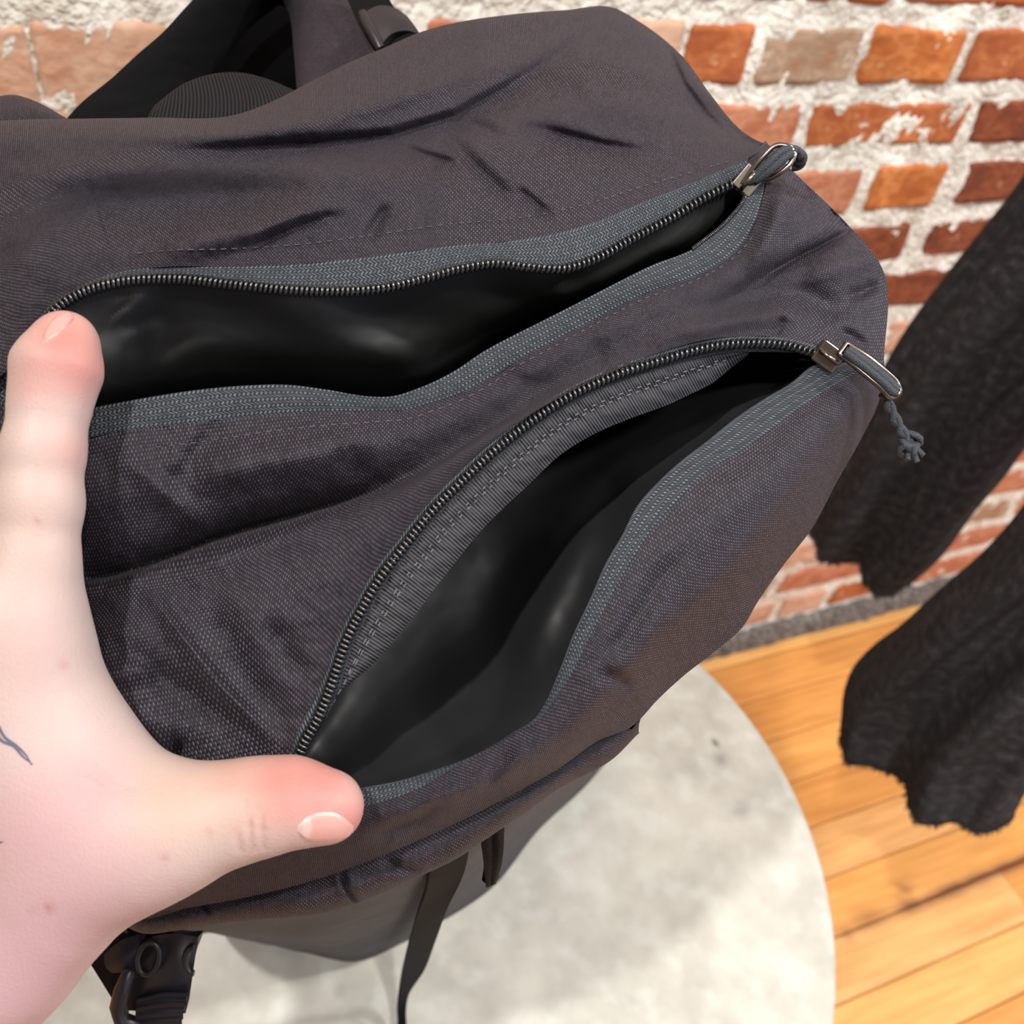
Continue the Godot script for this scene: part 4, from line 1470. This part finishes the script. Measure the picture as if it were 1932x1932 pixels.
func straps(o: Node) -> void:
	# shoulder strap arching over the back edge
	var outer := [95, 262, 408, 150, 197, 412, 210, 148, 418, 262, 100, 424, 306, 62, 430, 352, 12, 438, 405, -40, 446, 480, -75, 454, 570, -70, 456, 640, -25, 452, 680, 40, 446, 712, 110, 440, 740, 170, 432]
	var inner := [300, 300, 432, 350, 215, 446, 400, 140, 462, 445, 85, 474, 480, 45, 480, 510, 22, 482, 528, 10, 482, 541, 18, 476, 549, 45, 466, 553, 85, 454, 557, 130, 444, 560, 170, 436, 568, 230, 426]
	var g := loft([outer, inner], 120, 16)
	for jj in g.size():
		var r: PackedVector3Array = g[jj]
		for i in r.size():
			r[i].z -= 0.007 * sqrt(maxf(0.0, sin(PI * jj / 16.0)))
		g[jj] = r
	rough(g, 0.7, 60, 20)
	var wv := world(g)
	var left := []
	var right := []
	for r in wv:
		left.append(r.slice(0, 76))
		right.append(r.slice(75))
	var geo := Geo.new()
	slab(geo, left, 0.012)
	var s := put(geo, "shoulder_strap", M.foam, o)
	geo = Geo.new()
	slab(geo, right, 0.012)
	put(geo, "strap_face", M.plain_cloth if M.has("plain_cloth") else M.cloth, s)
	# second shoulder strap peeking up at the far left
	var h := loft([[-120, 255, 345, -40, 250, 345, 60, 246, 346, 135, 240, 347], [-120, 235, 350, -40, 215, 350, 55, 205, 350, 125, 224, 350], [-120, 215, 360, -40, 192, 360, 30, 180, 360, 75, 195, 360, 122, 221, 360], [-120, 240, 380, -40, 215, 380, 30, 205, 380, 75, 215, 380, 118, 232, 380]], 40, 24)
	geo = Geo.new()
	sheet(geo, world(h), EYE)
	put(geo, "shoulder_strap", M.cloth, o)
	# ribbed mesh pad of the back panel
	var pd := loft([[262, 262, 352, 360, 262, 358, 470, 262, 368, 600, 250, 382], [282, 215, 360, 330, 190, 366, 420, 180, 376, 500, 182, 386, 590, 190, 392], [292, 198, 368, 345, 160, 378, 415, 139, 388, 450, 138, 392, 500, 148, 398, 560, 172, 404], [300, 220, 392, 350, 185, 402, 415, 165, 412, 450, 164, 416, 500, 172, 420, 555, 192, 424]], 60, 36)
	geo = Geo.new()
	sheet(geo, world(pd), EYE)
	put(geo, "back_pad", M.mesh, o)
	# black sheet behind the arch, standing for the shade inside it
	cloth(loft([[240, 200, 480, 340, 60, 505, 420, -20, 515, 560, -60, 515, 640, -20, 500], [270, 235, 480, 380, 140, 505, 450, 60, 510, 560, 20, 505, 640, 20, 495], [330, 270, 462, 420, 200, 480, 500, 180, 485, 580, 200, 470, 660, 200, 455]], 40, 20), "arch_shade", M.black, o)
	# load-lifter webbing and ladder buckle at the top
	ribbon_path([640, -40, 436, 660, 10, 432, 690, 70, 426, 716, 110, 420], [720, -45, 432, 738, 5, 428, 770, 45, 422, 800, 85, 416], 30, 0.0016, "webbing", M.webbing, o)
	var bk := thing("ladder_buckle")
	remove_child(bk)
	o.add_child(bk, true)
	geo = Geo.new()
	var bar := PackedVector3Array()
	for q in [[684, 26, 420], [690, 40, 418], [702, 62, 416], [712, 80, 415], [718, 92, 415]]:
		bar.append(P(q[0], q[1], q[2] * 0.001))
	tube(geo, bar, [0.0022, 0.0026, 0.0026, 0.0026, 0.002], 10)
	put(geo, "bar", M.plastic, bk)
	geo = Geo.new()
	slab(geo, world(loft([[688, 22, 422, 716, 10, 424, 748, 16, 424, 768, 30, 424], [700, 55, 419, 728, 34, 420, 760, 36, 421, 782, 48, 421], [716, 88, 417, 742, 62, 418, 770, 58, 419, 794, 66, 419]], 20, 14)), 0.004)
	put(geo, "buckle_plate", M.plastic, bk)
	# compression strap hanging to the table, end frayed
	ribbon_path([812, 1640, 332, 805, 1680, 360, 789, 1723, 420, 770, 1791, 520, 757, 1850, 600, 752, 1900, 640, 748, 1960, 640], [886, 1600, 332, 876, 1645, 360, 842, 1719, 420, 822, 1775, 520, 800, 1832, 600, 772, 1876, 640, 766, 1960, 640], 60, 0.0018, "compression_strap", M.webbing, o)
	var cp := loft([[906, 1580, 338, 912, 1625, 352, 917, 1675, 372], [952, 1560, 342, 947, 1628, 356, 936, 1668, 374]], 30, 12)
	for jj in cp.size():
		var r: PackedVector3Array = cp[jj]
		for i in r.size():
			r[i].z -= 0.0025 * absf(sin(TAU * jj / 12.0))
		cp[jj] = r
	geo = Geo.new()
	slab(geo, world(cp), 0.004)
	put(geo, "side_webbing", M.webbing, o)
	release_buckle(o)

func release_buckle(o: Node) -> void:
	var b := thing("side_release_buckle")
	remove_child(b)
	o.add_child(b, true)
	# strap tab the buckle hangs from
	var geo := Geo.new()
	slab(geo, world(loft([[165, 1810, 400, 200, 1780, 396, 250, 1752, 390, 300, 1745, 384], [190, 1850, 402, 220, 1820, 398, 265, 1790, 392, 320, 1770, 386], [222, 1902, 404, 236, 1870, 400, 270, 1830, 394, 330, 1800, 388]], 20, 14)), 0.003)
	put(geo, "buckle_tab", M.webbing, b)
	geo = Geo.new()
	var body := loft([[248, 1782, 388, 290, 1766, 386, 335, 1762, 384, 374, 1768, 384], [240, 1830, 388, 286, 1820, 383, 330, 1815, 381, 366, 1822, 383], [226, 1872, 390, 275, 1872, 385, 322, 1872, 383, 358, 1876, 385], [218, 1905, 392, 268, 1908, 388, 316, 1910, 386, 350, 1912, 387]], 30, 30)
	slab(geo, world(body), 0.008)
	put(geo, "socket", M.plastic, b)
	geo = Geo.new()
	var ring := PackedVector3Array()
	for i in 33:
		var a := TAU * i / 32
		ring.append(P(281 + 20 * cos(a) - 4 * sin(a), 1808 + 30 * sin(a), 0.3795))
	tube(geo, ring, 0.0012, 8, false)
	put(geo, "release_ring", M.plastic, b)
	geo = Geo.new()
	ring = PackedVector3Array()
	for i in 25:
		var a := PI * 0.5 + PI * i / 24
		ring.append(P(366 + 16 * cos(a), 1812 - 24 * sin(a), 0.380))
	tube(geo, ring, 0.0013, 8, true)
	put(geo, "prong_slot", M.plastic, b)
	geo = Geo.new()
	var side := PackedVector3Array()
	for q in [[250, 1822, 386], [244, 1836, 382], [232, 1868, 382], [224, 1900, 384], [230, 1926, 386], [262, 1936, 388], [320, 1940, 390]]:
		side.append(P(q[0], q[1], q[2] * 0.001))
	tube(geo, side, [0.001, 0.003, 0.0036, 0.0036, 0.0034, 0.0032, 0.003], 10)
	put(geo, "frame_bar", M.plastic, b)
	var wb := loft([[258, 1884, 383, 300, 1874, 381, 354, 1872, 381], [256, 1902, 383, 300, 1896, 381, 350, 1892, 381], [255, 1926, 386, 300, 1922, 384, 344, 1918, 384], [252, 1990, 400, 300, 1990, 400, 336, 1988, 400]], 30, 40)
	geo = Geo.new()
	for jj in wb.size():
		var r: PackedVector3Array = wb[jj]
		for i in r.size():
			r[i].z -= 0.0009 * sin(jj * 1.15)
		wb[jj] = r
	slab(geo, world(wb), 0.002)
	put(geo, "buckle_webbing", M.blue_web, b)
	# the strap end looped through behind the socket
	geo = Geo.new()
	slab(geo, world(loft([[196, 1800, 392, 226, 1776, 386, 262, 1762, 384], [200, 1826, 388, 230, 1815, 380, 262, 1800, 381], [212, 1836, 390, 236, 1834, 384, 256, 1828, 384]], 20, 14)), 0.004)
	put(geo, "strap_loop", M.blue_web, b)

# ------------------------------------------------------------------ the hand
var bones := []       # [a, b, ra, rb, blend] in camera space: x right, y down, z forward
func joint(a: Array) -> Array:
	var d: float = a[2] * 0.001
	return [Vector3((a[0] - C) / F * d, (a[1] - C) / F * d, d), a[3] / F * d]

func chain(list: Array, blend: float) -> void:
	for i in list.size() - 1:
		var a := joint(list[i])
		var b := joint(list[i + 1])
		bones.append([a[0], b[0], a[1], b[1], blend])

func sdf(p: Vector3, use: Array) -> float:
	var d := 1.0
	for q in use:
		var ab: Vector3 = q[1] - q[0]
		var h := clampf((p - q[0]).dot(ab) / ab.length_squared(), 0.0, 1.0)
		var e: float = p.distance_to(q[0] + ab * h) - lerpf(q[2], q[3], h)
		var k: float = q[4]
		var t := maxf(k - absf(d - e), 0.0) / k
		d = minf(d, e) - t * t * k * 0.25
	return d

var grooves := []
func skin_sdf(p: Vector3, use: Array, cut: Array) -> float:
	var d := sdf(p, use)
	for q in cut:
		var ab: Vector3 = q[1] - q[0]
		var h := clampf((p - q[0]).dot(ab) / ab.length_squared(), 0.0, 1.0)
		d += 0.00034 * exp(-p.distance_squared_to(q[0] + ab * h) / 9.0e-7)
	return d

func skin_grad(p: Vector3, use: Array, cut: Array) -> Vector3:
	var e := 0.0003
	return Vector3(skin_sdf(p + Vector3(e, 0, 0), use, cut) - skin_sdf(p - Vector3(e, 0, 0), use, cut), skin_sdf(p + Vector3(0, e, 0), use, cut) - skin_sdf(p - Vector3(0, e, 0), use, cut), skin_sdf(p + Vector3(0, 0, e), use, cut) - skin_sdf(p - Vector3(0, 0, e), use, cut)).normalized()

func grad(p: Vector3, use: Array) -> Vector3:
	var e := 0.0004
	return Vector3(sdf(p + Vector3(e, 0, 0), use) - sdf(p - Vector3(e, 0, 0), use), sdf(p + Vector3(0, e, 0), use) - sdf(p - Vector3(0, e, 0), use), sdf(p + Vector3(0, 0, e), use) - sdf(p - Vector3(0, 0, e), use)).normalized()

func hit(x: float, y: float) -> Vector3:
	# where the camera ray through a point of the photograph meets the skin
	var dir := Vector3((x - C) / F, (y - C) / F, 1.0).normalized()
	var t := 0.2
	for i in 80:
		var s := sdf(dir * t, bones)
		if s < 0.00005:
			break
		t += s * 0.9
		if t > 0.4:
			break
	return dir * t

func skin_and_light(p: Vector3) -> Color:
	var x := p.x / p.z * F + C
	var y := p.y / p.z * F + C
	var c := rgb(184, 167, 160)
	var spots := [
		[120, 640, 70, rgb(236, 158, 140), 0.85], [160, 700, 60, rgb(238, 166, 150), 0.7], [60, 720, 50, rgb(240, 176, 160), 0.5], [140, 850, 60, rgb(240, 190, 172), 0.6],
		[600, 1480, 80, rgb(232, 152, 136), 0.8], [520, 1490, 70, rgb(232, 150, 132), 0.75], [430, 1470, 60, rgb(236, 186, 156), 0.5], [660, 1560, 50, rgb(228, 140, 126), 0.7],
		[190, 1480, 70, rgb(236, 176, 172), 0.5], [60, 1560, 130, rgb(238, 196, 194), 0.6], [180, 1690, 170, rgb(238, 202, 198), 0.6], [20, 1850, 200, rgb(236, 196, 196), 0.7],  # palm tints hold a cool lavender light in the skin colour
		[330, 1530, 90, rgb(232, 202, 170), 0.6], [70, 1000, 130, rgb(236, 214, 192), 0.6], [40, 1250, 120, rgb(238, 208, 192), 0.5], [460, 1570, 50, rgb(228, 196, 172), 0.5]]
	for s in [[93, 1713, 9, rgb(196, 112, 100), 0.44], [310, 1618, 7, rgb(190, 110, 104), 0.33], [395, 1572, 6, rgb(180, 120, 100), 0.33], [72, 984, 6, rgb(190, 120, 100), 0.28], [62, 1718, 6, rgb(170, 130, 124), 0.28], [120, 1255, 9, rgb(224, 150, 138), 0.33]]:
		spots.append(s)
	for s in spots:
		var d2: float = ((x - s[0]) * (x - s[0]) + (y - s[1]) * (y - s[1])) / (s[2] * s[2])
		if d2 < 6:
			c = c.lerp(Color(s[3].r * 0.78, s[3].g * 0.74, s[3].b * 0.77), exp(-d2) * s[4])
	return c

func person() -> void:
	var o := thing("person")
	tag(o, "person's left hand with tattooed skin, thumb and forefinger spreading the backpack open", "person")
	# index finger, thumb, palm; the other fingers curl away beyond the left edge of the frame
	chain([[123, 647, 271, 60], [108, 694, 269, 77], [95, 760, 268, 68], [82, 850, 266, 70], [72, 950, 265, 76], [60, 1060, 264, 80], [32, 1180, 264, 88]], 0.004)
	chain([[617, 1522, 272, 69], [545, 1513, 270, 77], [470, 1526, 269, 86], [395, 1545, 268, 90], [325, 1568, 268, 102], [240, 1600, 268, 108], [130, 1690, 270, 114]], 0.006)
	chain([[32, 1180, 265, 90], [42, 1300, 267, 101], [58, 1400, 268, 118], [80, 1500, 269, 130], [110, 1600, 270, 130], [0, 1790, 272, 128]], 0.012)
	chain([[42, 1300, 268, 96], [150, 1470, 270, 84], [260, 1560, 269, 90]], 0.02)
	chain([[-120, 1180, 264, 92], [-90, 1350, 268, 118], [-60, 1550, 272, 126], [-120, 1800, 275, 130]], 0.016)
	chain([[-250, 1230, 266, 86], [-200, 1400, 270, 112], [-150, 1600, 274, 120], [-160, 1820, 276, 128]], 0.016)
	chain([[-360, 1310, 270, 78], [-290, 1470, 273, 98], [-220, 1660, 276, 110], [-200, 1840, 277, 122]], 0.016)
	chain([[32, 1180, 265, 86], [-120, 1180, 265, 86], [-250, 1230, 267, 82]], 0.014)
	chain([[0, 1790, 273, 130], [-110, 1900, 276, 132], [-260, 2050, 280, 128], [-420, 2210, 284, 138]], 0.016)
	chain([[-120, 1800, 276, 132], [-190, 1880, 279, 128], [-330, 2010, 282, 126], [-500, 2170, 286, 138]], 0.016)
	chain([[-120, 1180, 264, 80], [-190, 960, 258, 72], [-200, 800, 268, 66], [-170, 720, 285, 58]], 0.003)
	chain([[-250, 1230, 266, 76], [-370, 1030, 258, 70], [-390, 880, 270, 62], [-350, 810, 288, 55]], 0.003)
	chain([[-360, 1310, 270, 68], [-510, 1170, 264, 60], [-540, 1060, 275, 54], [-510, 1000, 290, 48]], 0.003)
	for line in [[464, 1515, 469, 1560, 480, 1608], [486, 1520, 494, 1566, 497, 1602], [446, 1575, 452, 1606], [160, 1466, 190, 1486, 225, 1494], [180, 1450, 210, 1474, 250, 1484]]:
		for i in range(0, line.size() - 2, 2):
			grooves.append([hit(line[i], line[i + 1]), hit(line[i + 2], line[i + 3])])
	var cell := 0.0015
	var lo := Vector3(1, 1, 1) * 9
	var hi := -lo
	for q in bones:
		for e in 2:
			lo = lo.min(q[e] - Vector3.ONE * (q[2 + e] + 0.006))
			hi = hi.max(q[e] + Vector3.ONE * (q[2 + e] + 0.006))
	var B := 8
	var nb := Vector3i(((hi - lo) / (cell * B)).ceil())
	var geo := Geo.new()
	geo.colored = true
	var ids := {}
	var vals := {}
	var S := 4096
	# blocks near the surface only; inside a block only the bones that can matter
	var blocks := []
	var half := cell * B * 0.5
	var reach := half * 1.7321
	for bz in nb.z:
		for by in nb.y:
			for bx in nb.x:
				var mid := lo + Vector3(bx * B, by * B, bz * B) * cell + Vector3.ONE * half
				var d := sdf(mid, bones)
				if absf(d) > reach + cell * 2 + 0.004:
					continue
				var use := []
				for q in bones:
					var ab: Vector3 = q[1] - q[0]
					var h := clampf((mid - q[0]).dot(ab) / ab.length_squared(), 0.0, 1.0)
					if mid.distance_to(q[0] + ab * h) - lerpf(q[2], q[3], h) < reach + 0.022:
						use.append(q)
				if use.is_empty():
					continue
				blocks.append(use)
				for z in B + 1:
					for y in B + 1:
						for x in B + 1:
							var k := ((bz * B + z) * S + by * B + y) * S + bx * B + x
							if not vals.has(k):
								vals[k] = sdf(lo + Vector3(bx * B + x, by * B + y, bz * B + z) * cell, use)
	var corners := [0, 1, S, S + 1, S * S, S * S + 1, S * S + S, S * S + S + 1]
	for k in vals:
		var inside := 0
		var okay := true
		for c in corners:
			if not vals.has(k + c):
				okay = false
				break
			if vals[k + c] < 0:
				inside += 1
		if not okay or inside == 0 or inside == 8:
			continue
		var x: int = k % S
		var y: int = (k / S) % S
		var z: int = k / (S * S)
		var p := lo + (Vector3(x, y, z) + Vector3.ONE * 0.5) * cell
		var use := []
		for q in bones:
			var ab: Vector3 = q[1] - q[0]
			var h := clampf((p - q[0]).dot(ab) / ab.length_squared(), 0.0, 1.0)
			if p.distance_to(q[0] + ab * h) - lerpf(q[2], q[3], h) < 0.024:
				use.append(q)
		var n := grad(p, use)
		for it in 3:
			p -= n * sdf(p, use)
		var cut := []
		for q in grooves:
			if p.distance_to((q[0] + q[1]) * 0.5) < q[0].distance_to(q[1]) * 0.5 + 0.003:
				cut.append(q)
		if cut.size():
			p -= n * skin_sdf(p, use, cut)
			n = skin_grad(p, use, cut)
		else:
			n = grad(p, use)
		var wn := EX * n.x + ED * n.y + EF * n.z
		ids[k] = geo.add(cam_to_world(p), wn.normalized(), Vector2.ZERO, skin_and_light(p).srgb_to_linear())
	for k in ids:
		# one quad round each grid edge that crosses the skin
		for e in [[1, S, S * S], [S, 1, S * S], [S * S, 1, S]]:
			var far: int = k + e[0]
			if not vals.has(far):
				continue
			if (vals[k] < 0) == (vals[far] < 0):
				continue
			var a: int = k - e[1] - e[2]
			var b: int = k - e[2]
			var d: int = k - e[1]
			if ids.has(a) and ids.has(b) and ids.has(d):
				geo.quad(ids[a], ids[b], ids[k], ids[d])
	var body := put(geo, "hand", M.skin, o)
	tag(body, "pale left hand, thumb and forefinger flushed pink")
	# fingernails lie on the skin
	nail([[560, 1560], [585, 1538], [640, 1536], [668, 1558]], [[560, 1568], [580, 1588], [636, 1590], [668, 1574]], "thumbnail", o)
	nail([[80, 642], [90, 614], [114, 591], [138, 587]], [[86, 648], [102, 638], [122, 622], [142, 600]], "fingernail", o)
	# curved tattoo line at the edge of the frame
	var tat := Geo.new()
	for line in [[[-40, 1340], [-8, 1362], [10, 1392], [32, 1408], [50, 1426], [60, 1444]], [[-40, 1352], [-10, 1380], [4, 1398], [26, 1408], [44, 1428], [62, 1442]], [[-30, 1590], [-14, 1592], [6, 1588]]]:
		var flat := PackedVector3Array()
		for q in line:
			flat.append(Vector3(q[0], q[1], 0))
		var sp := spline(flat, 30)
		var rows := [PackedVector3Array(), PackedVector3Array(), PackedVector3Array()]
		for i in 31:
			var t := (sp[mini(i + 1, 30)] - sp[maxi(i - 1, 0)]).normalized()
			var wd := 2.3 * sin(PI * clampf((i + 1) / 32.0, 0, 1)) + 0.6
			for s in 3:
				var h := hit(sp[i].x - t.y * wd * (s - 1), sp[i].y + t.x * wd * (s - 1))
				rows[s].append(cam_to_world(h + grad(h, bones) * 0.00012))
		sheet(tat, rows, EYE)
	put(tat, "tattoo", M.ink, o)

func nail(a: Array, b: Array, called: String, parent: Node) -> void:
	var ga := PackedVector3Array()
	var gb := PackedVector3Array()
	for q in a: ga.append(Vector3(q[0], q[1], 0))
	for q in b: gb.append(Vector3(q[0], q[1], 0))
	var sa := spline(ga, 24)
	var sb := spline(gb, 24)
	var rows := []
	for j in 13:
		var l := PackedVector3Array()
		for i in 25:
			var q := sa[i].lerp(sb[i], j / 12.0)
			var h := hit(q.x, q.y)
			for again in 12:
				if h.length() < 0.34 and absf(sdf(h, bones)) < 0.0004:
					break
				q = q.lerp((sa[12] + sb[12]) * 0.5, 0.12)
				h = hit(q.x, q.y)
			var e := minf(minf(i, 24 - i) / 3.0, minf(j, 12 - j) / 2.0)
			l.append(cam_to_world(h + grad(h, bones) * (0.0006 * clampf(e, 0, 1) - 0.0001)))
		rows.append(l)
	var geo := Geo.new()
	geo.colored = true
	sheet(geo, rows, EYE)
	for k in geo.v.size():
		var i := k % 25
		var j := k / 25
		var moon := smoothstep(0.34, 0.27, i / 24.0 + absf(j / 12.0 - 0.45) * 0.12) * (1.0 if called == "thumbnail" else 0.0)
		var tip := smoothstep(0.93, 0.98, i / 24.0)
		geo.c[k] = rgb(194, 146, 138).srgb_to_linear().lerp(rgb(200, 166, 158).srgb_to_linear(), clampf(moon + tip * 0.5, 0, 1))
	put(geo, called, M.nail, parent)
